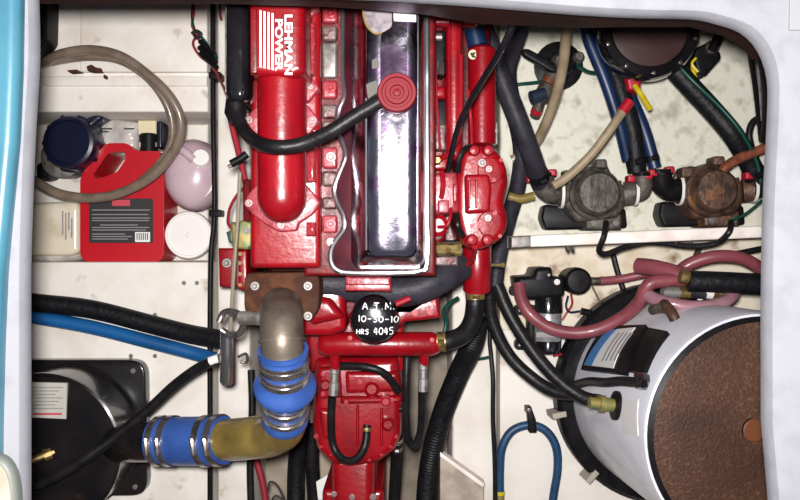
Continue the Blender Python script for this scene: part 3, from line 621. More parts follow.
# muffler
mu = thing('exhaust_muffler', W(70, 430, ZL), 'black enamel drum muffler with pale label on a square black plate', 'muffler')
bm = new(); block(bm, rnd([(-60, 360), (136, 360), (145, 368), (147, 488), (139, 496), (-60, 498)], 10), ZL, .25, .004); obj('base_plate', bm, 'blkrust', mu)
MZ = .39; mc = W(42, 452, MZ); MR = S(79, MZ)
bm = new(); lathe(bm, (mc.x, mc.y, 0), [(MR*1.0, .24), (MR*1.0, .262), (MR*.97, .266), (MR*.97, .375), (MR*1.0, .38), (MR*1.0, .39), (MR*.97, .392), (MR*.95, .384), (MR*.7, .388), (.0001, .39)], 56); dr = obj('drum', bm, 'blkrust', mu)
bm = new(); block(bm, [(20, 382), (67, 383), (66, 419), (20, 417)], MZ-.004, MZ+.0015, .0003, 1); lb = obj('label', bm, 'labelgrey', mu)
for k, y in enumerate((387, 390.5, 394, 397.5, 401, 404.5, 408)): bm = new(); bar(bm, 33, y, 63-(k % 3)*4, y+1, MZ+.0015, .0004); obj('print_line', bm, 'inkgrey', lb)
bm = new(); bar(bm, 33, 413, 62, 415, MZ+.0015, .0004); obj('print_line', bm, 'inkred', lb)
bm = new(); tube(bm, [(112, 444, .33), (135, 442, .41), (154, 441, .43)], 20, 24); obj('inlet_pipe', bm, 'blkrust', mu)
bm = new(); lathe(bm, W(58, 450, .38), [(.008, 0), (.008, .012), (.012, .012), (.012, .026), (.007, .026), (.007, .06)], 10, dirmat((-1, -.35, .45))); obj('drain_fitting', bm, 'brass', mu)
bolt(133, 371, .251, 2.5, mu, 'grey', 'screw'); bolt(135, 487, .251, 2.5, mu, 'grey', 'screw')
# things in the locker recess
ZF = .052
jg = thing('oil_jug', W(122, 205, ZF), 'red oil jug with black back label lying under the loop of hose', 'jug')
jo = rnd([(80, 178), (86, 168), (104, 145), (109, 143), (127, 143), (136, 151), (160, 151), (161, 166), (164, 178), (164, 255), (159, 262), (86, 262), (80, 256)], 4, 3)
jh = rnd([(92, 176), (108, 153), (124, 151), (126, 158), (117, 172), (98, 179)], 3, 3)
bm = new(); plate(bm, jo, [jh], ZF, .165, .010, 4); jb = obj('jug_body', bm, 'jugred', jg)
bm = new(); lathe(bm, W(149, 152, .115), [(.019, 0), (.019, .02), (.0215, .02), (.0215, .036), (.018, .04)], 24, 'Y'); obj('jug_cap', bm, 'blkpl', jg)
bm = new(); block(bm, rnd(rect(89, 198.5, 153, 243), 2), .163, .1658, .0005, 1); jl = obj('jug_label', bm, 'ink', jg)
bm = new(); bar(bm, 112, 199.8, 130, 206, .166); obj('print_mark', bm, 'inkred', jl)
y = 208.5; k = 0
for y, a, b in ((209.5, 92, 150), (214, 92, 148), (217.5, 92, 150), (220, 92, 149), (224.5, 100, 138), (227, 92, 149), (229.5, 92, 146), (233.5, 92, 125), (236, 92, 132), (238.5, 92, 128)):
    bm = new(); bar(bm, a, y, b, y+1.0, .166, .0004); obj('print_line', bm, 'inkgrey', jl)
bm = new(); bar(bm, 135, 232, 150, 242, .166); bc = obj('barcode_panel', bm, 'paper', jl)
for i in range(6): bm = new(); bar(bm, 136.5+i*2.1, 233, 137.5+i*2.1, 240, .1668, .0003); obj('barcode_bar', bm, 'ink', jl)
mj = thing('milky_jug', W(193, 178, ZF), 'milky pinkish plastic jug with white cap right of the red jug', 'jug')
bm = new(); cc = W(192, 175, .15)
rings = []
for i, (s, z) in enumerate(((.70, ZF), (.95, .065), (1.0, .10), (.98, .13), (.90, .155), (.75, .172), (.5, .182), (.2, .186))):
    rings.append([(cc.x-.002+ (.064*s)*math.cos(2*PI*k/32), cc.y+(.082*s)*math.sin(2*PI*k/32)*(1.0 if math.sin(2*PI*k/32) > 0 else .95), z) for k in range(32)])
loft(bm, rings); obj('jug_body', bm, 'jugclear', mj)
bm = new(); lathe(bm, W(202, 160, .165), [(.0195, 0), (.0195, .022), (.017, .026), (.012, .0262), (.0001, .0262)], 28, dirmat((.1, .12, 1))); obj('jug_cap', bm, 'white', mj)
bm = new(); tube(bm, [(176, 148, .172), (185, 152, .188), (194, 160, .188)], 4.5, 12); obj('jug_handle', bm, 'jugclear', mj)
bm = new(); block(bm, [(201, 192), (213, 180), (217, 185), (205, 197)], .158, .166, .0005, 1); obj('price_sticker', bm, 'paper', mj)
tb = thing('lidded_tub', W(188, 234, ZF), 'white tub with a round white lid below the milky jug', 'tub')
bm = new(); c = W(188, 235, .16); lathe(bm, (c.x, c.y, 0), [(.042, ZF), (.046, .14)], 32); obj('tub_body', bm, 'white', tb)
bm = new(); lathe(bm, (c.x, c.y, 0), [(.050, .138), (.0515, .142), (.0515, .156), (.049, .160), (.045, .160), (.044, .157), (.006, .157), (.004, .1585), (.0001, .1585)], 40); obj('tub_lid', bm, 'white', tb)
nv = thing('navy_canister', W(68, 150, ZF), 'dark navy canister with grey lower end beside the red jug handle', 'canister')
bm = new(); lathe(bm, W(65, 158, .10), [(.044, -.04), (.046, .0), (.046, .02), (.04, .024)], 30); obj('canister_base', bm, 'grey', nv)
bm = new(); c = W(68, 142, .2); lathe(bm, (c.x, c.y, 0), [(.052, .11), (.056, .12), (.057, .19), (.053, .2), (.046, .202), (.044, .197), (.0001, .197)], 36); obj('canister_lid', bm, 'navy', nv)
bm = new(); block(bm, rnd([(76, 122), (98, 112), (103, 118), (84, 134)], 3), .1, .175, .01); obj('canister_spout', bm, 'navy', nv)
for i in range(10):
    a = 2*PI*i/10; bm = new(); lathe(bm, (c.x+.056*math.cos(a), c.y+.056*math.sin(a), .125), [(.006, 0), (.006, .06), (.003, .064)], 8); obj('grip_rib', bm, 'navy', nv)
bm = new(); block(bm, [(36, 165), (45, 158), (52, 168), (45, 178), (36, 180)], ZF, .12, .005, r=2); obj('black_bracket', bm, 'blkpl', None, 'small black bracket left of the navy canister', 'bracket')
wb = thing('wrapped_parts_bag', W(118, 132, ZF), 'clear plastic bag of parts with small print above the red jug', 'bag')
bm = new(); block(bm, rnd([(97, 122), (112, 118), (137, 121), (138, 150), (122, 156), (98, 150)], 5), ZF, .14, .02, 4); obj('bag', bm, 'wrap', wb)
for a, b, y in ((99, 112, 128), (124, 134, 128), (100, 108, 131)): bm = new(); bar(bm, a, y, b, y+1.4, .141, .0004); obj('print_line', bm, 'ink', wb)
ct = thing('spare_part_carton', W(145, 132, ZF), 'cream carton with dark end wrapped in plastic behind the jug cap', 'box')
bm = new(); block(bm, rnd(rect(137, 120, 156, 148), 2), ZF, .125, .005); obj('carton', bm, 'carton', ct)
bm = new(); block(bm, rnd(rect(155, 121, 162, 148), 2), ZF, .120, .004); obj('carton_end', bm, 'navy', ct)
wc = thing('wrapped_filter_carton', W(52, 230, ZF), 'cream carton in clear wrap with grey print left of the red jug', 'box')
bm = new(); block(bm, rnd([(20, 203), (76, 201), (79, 208), (79, 252), (70, 256), (20, 256)], 4), ZF, .15, .012, 3); obj('carton', bm, 'cartonpale', wc)
bm = new(); block(bm, rnd([(22, 246), (76, 244), (79, 258), (70, 262), (22, 262)], 4), ZF, .13, .02, 4); obj('wrap_fold', bm, 'wrap', wc)
for k, (a, b, x) in enumerate(((211, 235, 62), (213, 240, 65), (212, 230, 68), (218, 238, 71))): bm = new(); bar(bm, x, a, x+1.4, b, .15, .0004); obj('print_line', bm, 'inkgrey', wc)
# clear hose loop
hose('clear_hose_coil', [(20, 66, .27), (42, 63, .27), (62, 54, .275), (90, 50, .28), (120, 56, .28), (148, 75, .28), (170, 97, .275), (181, 122, .265), (175, 148, .25), (152, 176, .235), (120, 193, .22), (90, 198, .215), (60, 194, .215), (38, 183, .215), (15, 168, .215)], 5, 'clear', 'looped tan clear hose lying across the red jug, outer strand')
hose('clear_hose_strand', [(20, 68, .25), (50, 62, .25), (85, 57, .255), (118, 60, .255), (145, 76, .25), (163, 98, .245), (172, 122, .235), (170, 146, .225), (158, 165, .22), (140, 182, .215)], 3.8, 'clear', 'inner strand of tan clear hose under the outer loop')
bm = new(); block(bm, rnd([(10, -30), (50, -30), (59, 4), (58, 46), (46, 62), (10, 66)], 3), ZL, .28, .005, low=True); obj('dark_case', bm, 'blkpl', None, 'dark brown-black case at the upper left under the hatch edge', 'case')
# wires at the upper left
for pts, m, nm in (([(193, -10, .25), (194, 12, .25), (192, 25, .25), (197, 36, .26), (200, 42, .26)], 'redwire', 'short red wire above the black connectors'),
                   ([(195, -10, .25), (192, 15, .25), (195, 30, .26), (204, 40, .26), (217, 58, .28)], 'green', 'dark green wire leading into the black connectors'),
                   ([(197, 35, .25), (193, 44, .26), (200, 56, .26), (212, 66, .27), (222, 84, .30), (230, 104, .4)], 'redlead', 'red wire trailing from the connectors toward the engine'),
                   ([(221, -10, .27), (220, 10, .27), (221, 20, .27)], 'redlead', 'red and black wire end at the top beside the black tank')):
    hose('wire', pts, 1.3, m, nm, 'wire', seg=8)
for (a, b), nm in ((((200, 41), (215, 55)), 'upper black wire connector at the upper left'), (((199, 47), (216, 62)), 'middle black wire connector at the upper left'), (((200, 53), (217, 68)), 'lower black wire connector at the upper left')):
    hose('wire_connector', [(a[0], a[1], .265), ((a[0]+b[0])/2, (a[1]+b[1])/2, .27), (b[0], b[1], .275)], 2.6, 'blkpl', nm, 'connector', seg=10)
hose('wire_knot', [(192, 33, .26), (197, 31, .27), (201, 34, .275), (197, 38, .27), (194, 35, .265)], 1.6, 'ink', 'black cable tie knot at the head of the connectors', 'tie', seg=8)
# things below the elbow
hose('red_battery_cable', [(256, 455, .24), (258, 466, .24), (263, 485, .24), (268, 520, .24)], 3.4, 'redlead', 'dull red battery cable on the white engine bed at the bottom', 'cable')
hose('bilge_hose', [(301, 420, .20), (298, 450, .18), (296, 480, .17), (296, 540, .17)], 9, 'blkcor', 'wide black bilge hose under the resin elbow', seg=14)
hose('bilge_hose', [(312, 425, .16), (312, 460, .15), (314, 500, .14), (314, 540, .14)], 7, 'blk', 'narrower black hose against the gearbox at the bottom', seg=14)
hose('black_lead', [(251, 370, .24), (252, 410, .24), (250, 470, .24), (252, 530, .24)], 3.5, 'blk', 'black lead running down the inner edge of the engine bed', 'cable')
hose('thin_wire', [(268, 490, .24), (270, 482, .24), (276, 484, .24), (282, 494, .24), (286, 506, .24)], 1.0, 'ink', 'thin black wire curling on the bed at the bottom', 'wire', seg=8)
hose('thin_wire', [(270, 506, .24), (275, 496, .24), (283, 500, .24), (287, 512, .24)], 1.0, 'ink', 'second thin black wire curl at the bottom edge', 'wire', seg=8)
bm = new(); block(bm, [(316, 482), (329, 474), (331, 500), (318, 500)], .155, .16, .001); obj('paper_tag', bm, 'paper', None, 'small white tag beside the gearbox at the bottom', 'tag')
# ------------------------------------------------------------------ starboard side
bm = new(); block(bm, [(512, 236), (900, 220), (900, 232), (512, 248)], ZR, .34, .004); sh = obj('shelf_board', bm, 'shelf', None, 'long white board standing on edge below the two pumps', 'board')
bm = new(); block(bm, [(511, 236.5), (531, 235.5), (531, 247), (511, 248.5)], .30, .3415, .003); obj('bare_end', bm, 'grey', sh)
for x, y in ((567, 247), (572, 247), (676, 242), (690, 241)): 
    bm = new(); tube(bm, [(x, y-3, .335), (x, y+2, .33), (x+1, y+4, .32)], 2, 8); obj('hook', bm, 'steel', sh)

def pump(cx, cy, body, label, elbow, sc=1.0):
    t = thing('diaphragm_pump', W(cx, cy, ZR), label, 'pump', 'diaphragm pumps on the side deck')
    z = .30
    bm = new(); block(bm, rnd([(cx-54, cy+12), (cx-14, cy+16), (cx+28, cy+16), (cx+30, cy+36), (cx-52, cy+38), (cx-57, cy+26)], 4), ZR, .20, .006); obj('pump_base', bm, 'blkpl', t)
    c = W(cx+1, cy+1, z)
    bm = new(); lathe(bm, (c.x, c.y, 0), [(.044, ZR), (.048, .17), (.048, .25), (.0525, .255), (.0525, .272), (.046, .277), (.043, .296), (.038, .303), (.02, .305), (.0001, .305)], 36); b = obj('pump_body', bm, body, t)
    bm = new(); block(bm, rnd([(cx-26, cy-24), (cx-12, cy-22), (cx-4, cy-28), (cx+10, cy-28), (cx+15, cy-18), (cx+28, cy-6), (cx+29, cy+12), (cx+20, cy+26), (cx-20, cy+30), (cx-33, cy+14), (cx-33, cy-8)], 3), ZR+.02, .256, .012); obj('pump_flange', bm, body, t)
    bm = new(); block(bm, rnd(rect(cx-2, cy-33, cx+9, cy-24), 2), .24, .285, .003); obj('flange_tab', bm, body, t)
    bm = new(); block(bm, rnd(rect(cx-34, cy-22, cx-22, cy-12), 2), .24, .275, .003); obj('flange_tab', bm, body, t)
    for k in range(8):
        a = 2*PI*k/8+.3; q = (cx+1+23.5*math.cos(a), cy+1+23.5*math.sin(a)); bolt(q[0], q[1], .274, 1.8, t, body, 'screw')
    for k in (-1, 0, 1): bm = new(); block(bm, rect(cx+k*7, cy-14, cx+1.6+k*7, cy+16), .30, .3075, .002); obj('cover_rib', bm, body, t)
    for s in (-1, 1):
        bm = new(); path = crom([W(cx+s*26, cy+2, .23), W(cx+s*37, cy+1, .235)], 4); sweep(bm, path, S(14 if s < 0 else 12, .23), 20); obj('port', bm, body, t)
        pr = crom([W(cx+s*33, cy+1, .235), W(cx+s*41, cy+1, .235)], 6)
        band(pr, .5, .006, S(14 if s < 0 else 11.5, .23)*1.05, t, 'oring', 'port_ring', False)
    bm = new(); tube(bm, [(cx-38, cy+1, .235), (cx-48, cy, .24), (cx-54, cy-6, .245), (cx-56, cy-16, .25)], 11.5, 18); obj('inlet_elbow', bm, elbow, t)
    bm = new(); tube(bm, [(cx+38, cy+1, .235), (cx+43, cy-1, .24), (cx+45, cy-8, .245), (cx+45, cy-20, .25)], 9.5, 18); obj('outlet_elbow', bm, elbow, t)
    for sx in (-56, 45):
        pr = crom([W(cx+sx, cy-12, .25), W(cx+sx, cy-22, .25)], 6); band(pr, .5, .008, S(12 if sx < 0 else 10, .25), t, 'blkpl', 'clamp')
        for u in (-1, 1): bm = new(); block(bm, rnd(rect(cx+sx+u*11-4, cy-20-u*3, cx+sx+u*11+4, cy-13-u*3), 1.5), .245, .27, .003); obj('clamp_screw', bm, 'redwire', t)
    bm = new(); block(bm, rnd(rect(cx-12, cy+22, cx+24, cy+38), 3), ZR, .235, .006); obj('pump_foot', bm, body, t)
    for x in (cx-4, cx+18): bolt(x, cy+31, .236, 3, t, 'grey', 'screw')
    return t
pump(598, 192, 'bronze', 'grey weathered bronze pump standing left above the white board', 'bronze')
pump(716, 189, 'bronzered', 'brown rusty bronze pump standing right above the white board', 'blkpl')
# hoses to the pumps
hose('blue_hose', [(582, 10, .29), (589, 40, .29), (605, 80, .29), (618, 120, .28), (628, 160, .26)], 6.2, 'bluedk', 'dark blue hose along the left of the wide black hose with pale lettering')
bh_ = bpy.data.objects['blue_hose']
pp_ = crom([W(*p) for p in ((582, 10, .29), (589, 40, .29), (605, 80, .29), (618, 120, .28), (628, 160, .26))], 14)
for k in list(range(12, 20))+list(range(28, 40))+list(range(46, 52)):
    bm = new(); q = pp_[k]; d = (pp_[k+1]-pp_[k-1]).normalized(); n_ = d.cross(Vector((0, 0, 1))).normalized(); q = q+Vector((0, 0, S(5.5, .31)))-n_*.001
    pillow(bm, [tuple((q+d*a*.0022+n_*b*.002).xy) for a, b in ((-1, -1), (1, -1), (1, 1), (-1, 1))], q.z-.002, q.z+.0006, .0002, 1); obj('printed_mark', bm, 'inkgrey', bh_)
hose('wide_black_hose', [(597, 10, .265), (606, 45, .265), (620, 90, .27), (632, 130, .27), (637, 172, .26)], 9.5, 'blkcor', 'wide black hose between two blue hoses dropping to the left pump', clamps=(.95,), cm='blkpl', seg=16)
hose('blue_hose', [(601, 20, .235), (611, 55, .24), (629, 95, .25), (644, 130, .26), (655, 168, .26)], 6.5, 'bluedk', 'dark blue hose right of the wide black hose reaching the right pump', clamps=(.94,), cm='blkpl', seg=16)
hose('green_black_hose', [(668, 62, .27), (686, 82, .275), (712, 110, .275), (733, 135, .28), (748, 160, .26), (756, 178, .25)], 10.5, 'blkcor', 'thick black hose curving from the round lens to the right pump', clamps=(.96,), cm='blkpl', seg=16)
hose('green_line', [(673, 60, .29), (694, 82, .30), (720, 107, .30), (741, 132, .30), (756, 160, .28), (761, 182, .27)], 1.9, 'green', 'thin green line lying along the thick curving black hose', 'pipe')
hose('tan_hose', [(566, 10, .42), (566, 35, .40), (563, 65, .36), (556, 95, .32), (545, 125, .27), (532, 148, .22), (512, 160, .21)], 5.2, 'tan', 'long tan hose hanging past the seacock handle')
o = hose('tan_dip_tube', [(553, 186, .34), (566, 178, .34), (590, 156, .345), (610, 130, .35), (625, 108, .35)], 4.6, 'tan', 'tan rubber tube with red tip crossing above the left pump', 'tube')
bm = new(); tube(bm, [(622, 112, .35), (630, 101, .35)], 5.4, 12); obj('red_tip', bm, 'redwire', o)
hose('tan_short_hose', [(508, 196, .24), (520, 199, .24), (534, 196, .24)], 4.5, 'fibre', 'short olive hose between heat exchanger and left pump elbow')
hose('copper_tube', [(722, 172, .29), (728, 165, .29), (742, 157, .285), (760, 150, .28), (775, 142, .28)], 5, 'copper', 'copper tube passing behind the curving hose at the right', 'pipe')
hose('black_loop_hose', [(752, 150, .24), (749, 135, .24), (753, 122, .24), (764, 117, .24), (780, 116, .24)], 3.4, 'blk', 'black hose loop at the right hatch edge above the copper tube')
# seacock
s = thing('seacock', W(556, 68, ZR), 'corroded seacock with black lever and bronze body behind the tan hose', 'valve')
bm = new(); c = W(562, 62, .2); lathe(bm, (c.x, c.y, 0), [(.052, ZR), (.052, .165), (.030, .17), (.028, .22), (.02, .225)], 24); obj('seacock_flange', bm, 'blkpl', s)
bm = new(); block(bm, rnd([(522, 49), (528, 48), (556, 63), (558, 72), (552, 72), (523, 55)], 3), .235, .25, .004); obj('lever', bm, 'blkpl', s)
bm = new(); lathe(bm, W(556, 66, .2), [(.017, 0), (.017, .045), (.01, .055)], 8); obj('lever_hub', bm, 'bronze', s)
bm = new(); tube(bm, [(562, 62, .21), (552, 78, .22), (546, 90, .22), (541, 100, .22)], 9, 16); obj('valve_body', bm, 'bronze', s)
bm = new(); tube(bm, [(550, 79, .235), (547, 84, .235)], 7, 14); obj('copper_collar', bm, 'orangerust', s)
bm = new(); tube(bm, [(545, 94, .23), (531, 98, .235)], 7, 14); obj('tee_branch', bm, 'steelblue', s)
bm = new(); tube(bm, [(541, 98, .22), (538, 108, .215), (535, 116, .2)], 5.5, 14); obj('hose_tail', bm, 'bronze', s)
bm = new(); tube(bm, [(537.5, 109, .214), (536, 113, .208)], 6, 14, 3); obj('red_collar', bm, 'redwire', s)
bm = new(); lathe(bm, W(576, 60, .2), [(.012, 0), (.012, .03), (.008, .036)], 8); obj('bonnet_nut', bm, 'bronze', s)
bm = new(); tube(bm, [(578, 66, .21), (588, 72, .19), (600, 74, .17)], 2.2, 8); obj('earth_wire', bm, 'green', s)
hose('bonding_wire', [(500, 86, .2), (520, 84, .2), (538, 82, .22), (546, 80, .23)], 1.6, 'green', 'thin green bonding wire left of the seacock', 'wire', seg=8)
# round lens
r = thing('strainer_housing', W(651, 24, ZR), 'round black flanged housing with mauve lens at the top right', 'strainer')
c = W(651, 27, .36)
bm = new(); lathe(bm, (c.x, c.y, 0), [(.07, ZR), (.072, .30), (.096, .31), (.098, .318), (.098, .35), (.094, .36), (.080, .362), (.074, .355), (.0735, .345)], 48); obj('flange_ring', bm, 'blkgl', r)
bm = new(); lathe(bm, (c.x, c.y, 0), [(.0735, .335), (.0735, .348), (.05, .352), (.0001, .353)], 40); obj('lens', bm, 'mauve', r)
for k in range(10):
    a = 2*PI*k/10+.25; bolt(651+46*math.cos(a), 27+46*math.sin(a), .361, 2, r, 'steel', 'screw')
bm = new(); block(bm, rnd([(624, 66), (642, 73), (641, 91), (629, 90)], 2), ZR, .305, .005); obj('red_bracket', bm, 'redwire', None, 'small red bracket under the round black housing', 'bracket')
hose('yellow_wire', [(635, 86, .33), (640, 93, .34), (645, 101, .33), (650, 109, .32)], 2.8, 'yellow', 'short yellow wire end right of the blue hoses', 'wire', seg=10)
hose('yellow_wire', [(693, 66, .24), (695, 78, .24), (701, 86, .23), (703, 92, .22)], 2.4, 'yellow', 'yellow wire dangling from the black bilge switch', 'wire', seg=10)
sw = thing('float_switch', W(706, 55, ZR), 'black square switch body with round post at the upper right', 'switch')
bm = new(); block(bm, rnd([(695, 48), (708, 42), (721, 52), (722, 58), (706, 76), (698, 74), (694, 60)], 3), ZR, .25, .006); obj('switch_body', bm, 'blkpl', sw)
bm = new(); lathe(bm, W(709, 49, .24), [(.014, 0), (.014, .02), (.01, .024)], 16); obj('switch_hub', bm, 'bronze', sw)
bm = new(); tube(bm, [(712, 50, .26), (719, 36, .28), (724, 22, .30)], 5, 12); obj('post', bm, 'blkpl', sw)
bm = new(); tube(bm, [(696, 58, .26), (692, 64, .26), (698, 72, .26)], 1.4, 8); obj('terminal_wire', bm, 'yellow', sw)
for pts, rr_, m, nm in (([(749, 40, .60), (751, 60, .55), (755, 85, .45), (759, 120, .35), (761, 140, .3)], 2.6, 'blk', 'thin black cable at the upper right hatch corner'),
                        ([(752, 36, .70), (760, 55, .66), (765, 80, .6), (766, 110, .5), (764, 140, .4)], 4, 'blkcor', 'thicker black cable following the rounded hatch corner'),
                        ([(755, 44, .58), (758, 60, .56), (760, 90, .5), (762, 120, .42)], 1.2, 'silver', 'thin silver wire between the black cables at the hatch corner')):
    hose('corner_cable', pts, rr_, m, nm, 'cable', seg=10)
hose('pump_cable', [(606, 222, .34), (604, 236, .365), (599, 250, .35), (606, 254, .34), (625, 247, .33), (652, 242, .33), (690, 246, .33), (716, 243, .34), (729, 232, .365), (731, 222, .34)], 3, 'blk', 'black cable draped over the white board linking both pumps', 'cable', seg=10)
hose('green_earth_wire', [(732, 220, .28), (742, 216, .28), (752, 209, .28), (762, 200, .28)], 1.4, 'green', 'thin green wire right of the rusty pump', 'wire', seg=8)
hose('vertical_lead', [(612, 250, .16), (617, 270, .16), (624, 292, .16), (630, 312, .16)], 3, 'blk', 'black lead dropping below the white board', 'cable', seg=10)
hose('vertical_lead', [(700, 247, .16), (693, 262, .16), (688, 274, .17)], 3, 'bronzered', 'brown pipe dropping behind the pink hose below the board', 'pipe', seg=10)
# water pump
wp = thing('water_pressure_pump', W(548, 300, ZR), 'black and silver pressure pump with round switch below the white board', 'pump')
z = .25
bm = new(); block(bm, rnd([(517, 277), (534, 276), (536, 268), (552, 267), (553, 277), (565, 277), (565, 296), (534, 300), (520, 298)], 3), ZR, .27, .008); ph = obj('pump_head', bm, 'blkpl', wp)
bm = new(); path = [W(548.5, y, .235) for y in (294, 297, 312, 313)]; sweep(bm, path, [.026, .0285, .0285, .027], 26); obj('pump_collar', bm, 'blkgl', wp)
bm = new(); path = [W(548, y, .235) for y in (312, 313, 340, 341)]; sweep(bm, path, [.026, .0272, .0272, .026], 26); mo = obj('motor_can', bm, 'silver', wp)
bm = new(); path = [W(548, y, .235) for y in (340, 341, 350, 353)]; sweep(bm, path, [.026, .0268, .0268, .022], 26); obj('motor_end', bm, 'blkgl', wp)
bm = new(); block(bm, rect(536, 332, 560, 338), .255, .2645, .002); obj('rating_band', bm, 'inkgrey', wp)
bm = new(); c = W(578, 281, .26); lathe(bm, (c.x, c.y, 0), [(.026, ZR+.03), (.028, .24), (.027, .262), (.022, .268), (.0001, .27)], 24); obj('pressure_switch', bm, 'blkpl', wp)
bm = new(); block(bm, rect(562, 275, 572, 290), .20, .24, .004); obj('switch_neck', bm, 'blkpl', wp)
for x, y in ((516, 291), (521, 310), (521, 345)):
    bm = new(); plate(bm, rnd([(x-6, y-5), (x+16, y-5), (x+16, y+5), (x-6, y+5)], 4, 3), [circ(x, y, 2.6, 10)], ZR, .175, .002, 1); obj('mount_foot', bm, 'blkpl', wp)
bm = new(); block(bm, rect(529, 312, 536, 350), ZR, .20, .003); obj('mount_rail', bm, 'blkpl', wp)
bolt(557, 282, .271, 3, wp, 'oring', 'dial'); bolt(549, 275, .271, 1.6, wp, 'steel', 'screw')
bm = new(); tube(bm, [(591, 281, .235), (599, 281, .235), (603, 280, .235)], 4, 12); obj('outlet_tail', bm, 'bronze', wp)
hose('pump_wire', [(571, 294, .22), (572, 304, .21), (567, 312, .2), (562, 320, .2)], 1, 'redwire', 'red wire curling below the round pressure switch', 'wire', seg=8)
hose('pump_wire', [(568, 296, .22), (566, 306, .21), (570, 312, .2), (580, 311, .2)], 1, 'bluedk', 'blue wire leading from the pump to the black sleeve', 'wire', seg=8)
hose('wire_sleeve', [(581, 311, .19), (592, 313, .19), (602, 313, .19)], 3.4, 'blkpl', 'short black sleeve on the wires right of the silver motor', 'sleeve', seg=10)
hose('tank_wire', [(553, 356, .19), (562, 354, .19), (576, 350, .19)], 1, 'redwire', 'red wire ending below the silver motor', 'wire', seg=8)
hose('switch_wire', [(592, 286, .2), (598, 298, .19), (605, 310, .18)], .9, 'grey', 'thin grey wire below the pump outlet', 'wire', seg=8)
# pink hoses
hose('pink_hose', [(519, 284, .27), (521, 298, .28), (530, 314, .29), (550, 328, .295), (576, 333, .30), (602, 328, .31), (626, 315, .33), (640, 301, .35), (645, 290, .36), (655, 282, .365), (690, 279, .365)], 6.6, 'pinkhose', 'long dusty pink hose sagging across the silver pump motor', seg=14)
hose('pink_hose', [(600, 281, .24), (620, 279, .24), (645, 274, .25), (668, 270, .27)], 4.2, 'pinkhose', 'thin straight pink hose leaving the round pressure switch', seg=12)
hose('pink_hose', [(638, 266, .30), (655, 268, .33), (678, 274, .36), (690, 277, .37)], 8.5, 'pinkhose', 'short thick pink hose ending at the black sleeve', seg=14)
hose('pink_hose', [(674, 276, .30), (690, 264, .31), (712, 257, .32), (735, 257, .32), (752, 263, .31), (770, 276, .30)], 6.5, 'pinkhose', 'pink hose arching up below the white board at the right', seg=14)
hose('pale_pink_hose', [(643, 290, .345), (651, 297, .37), (668, 303, .40), (695, 307, .41), (718, 304, .40), (732, 296, .38), (733, 285, .345), (729, 277, .32)], 6.4, 'palehose', 'pale pink ribbed hose bent in a hook above the tank', seg=14, ribs=.03)
hose('black_sleeve', [(688, 281, .395), (720, 282, .40), (780, 285, .40)], 10.5, 'blkcor', 'thick black sleeve over the hoses at the right hatch edge', 'sleeve', seg=16)
hose('black_rod', [(715, 259, .26), (740, 253, .26), (780, 245, .26)], 3, 'blk', 'thin black line slanting below the white board at the right', 'cable', seg=10)
tf = thing('pipe_fittings', W(690, 294, ZR), 'row of grey and brass pipe fittings above the tank', 'fitting')
for x0, x1, rr_, m in ((662, 679, 6.5, 'grey'), (678, 690, 6, 'brass'), (689, 705, 6.5, 'grhose'), (704, 712, 6.5, 'oring'), (710, 722, 6, 'brass')):
    bm = new(); tube(bm, [(x0, 292, .35), (x1, 293, .35)], rr_, 14, 4); obj('fitting_body', bm, m, tf)
bm = new(); tube(bm, [(680, 276, .40), (688, 278, .40)], 7, 12, 3); obj('fitting_nut', bm, 'brass', tf)
bm = new(); tube(bm, [(700, 296, .35), (700, 298, .2), (700, 298, ZR)], 4, 12, 3); obj('fitting_riser', bm, 'grey', tf)
# water heater tank
HX, HY, HR, HT = .594, -.303, .2014, .60
HK = .08        # the tank leans a little to starboard
t = thing('water_heater_tank', (HX, HY, ZR), 'white cylindrical water heater with rusty brown end at the lower right', 'water heater')
bm = new(); lathe(bm, (HX, HY, 0), [(HR*1.14, ZR), (HR*1.16, .155), (HR*1.16, .19), (HR*1.12, .20), (HR*.98, .20)], 72); obj('base_ring', bm, 'blkpl', t)
bm = new(); lathe(bm, (HX, HY, 0), [(HR, .19), (HR, .585), (HR*.985, .598), (HR*.965, .60)], 72); obj('tank_shell', bm, 'tankwhite', t)
bm = new(); lathe(bm, (HX, HY, 0), [(HR*.967, .58), (HR*.967, .603), (HR*.925, .607), (HR*.92, .600)], 72); obj('rim_seal', bm, 'blkpl', t)
bm = new(); lathe(bm, (HX, HY, 0), [(HR*.94, .58), (HR*.94, .600), (HR*.7, .604), (HR*.3, .606), (.0001, .6065)], 72); obj('tank_end', bm, 'rustface', t)
bm = new(); lathe(bm, W(753, 430, .604), [(.019, 0), (.019, .003), (.017, .0045), (.0001, .0045)], 24); obj('end_plug', bm, 'orangerust', t)
bm = new(); q = W(753, 430, .604)
loft(bm, [[(q.x+r_*math.cos(2*PI*k/24), q.y+r_*math.sin(2*PI*k/24), z_) for k in range(24)] for r_, z_ in ((.0185, .603), (.0215, .603), (.0215, .6062), (.0185, .6062))], closed=True); obj('plug_ring', bm, 'blkpl', t)
def onside(px, py):         # angle and height on the tank shell met by that sight line
    z_ = .35
    for _ in range(4):
        an, z_ = onside0(px+F*HK*(HT-z_)/(CZ-z_), py)
    return an, z_
def onside0(px, py):
    a, b = (px-400)/F, (250-py)/F
    A = a*a+b*b; B = -2*(a*HX+b*HY); C = HX*HX+HY*HY-HR*HR
    D = B*B-4*A*C
    if D < 0: D = 0
    d = (-B-math.sqrt(D))/(2*A); d = d if d > 0 else (-B+math.sqrt(D))/(2*A)
    x, y = a*d, b*d
    return math.atan2(y-HY, x-HX), CZ-d
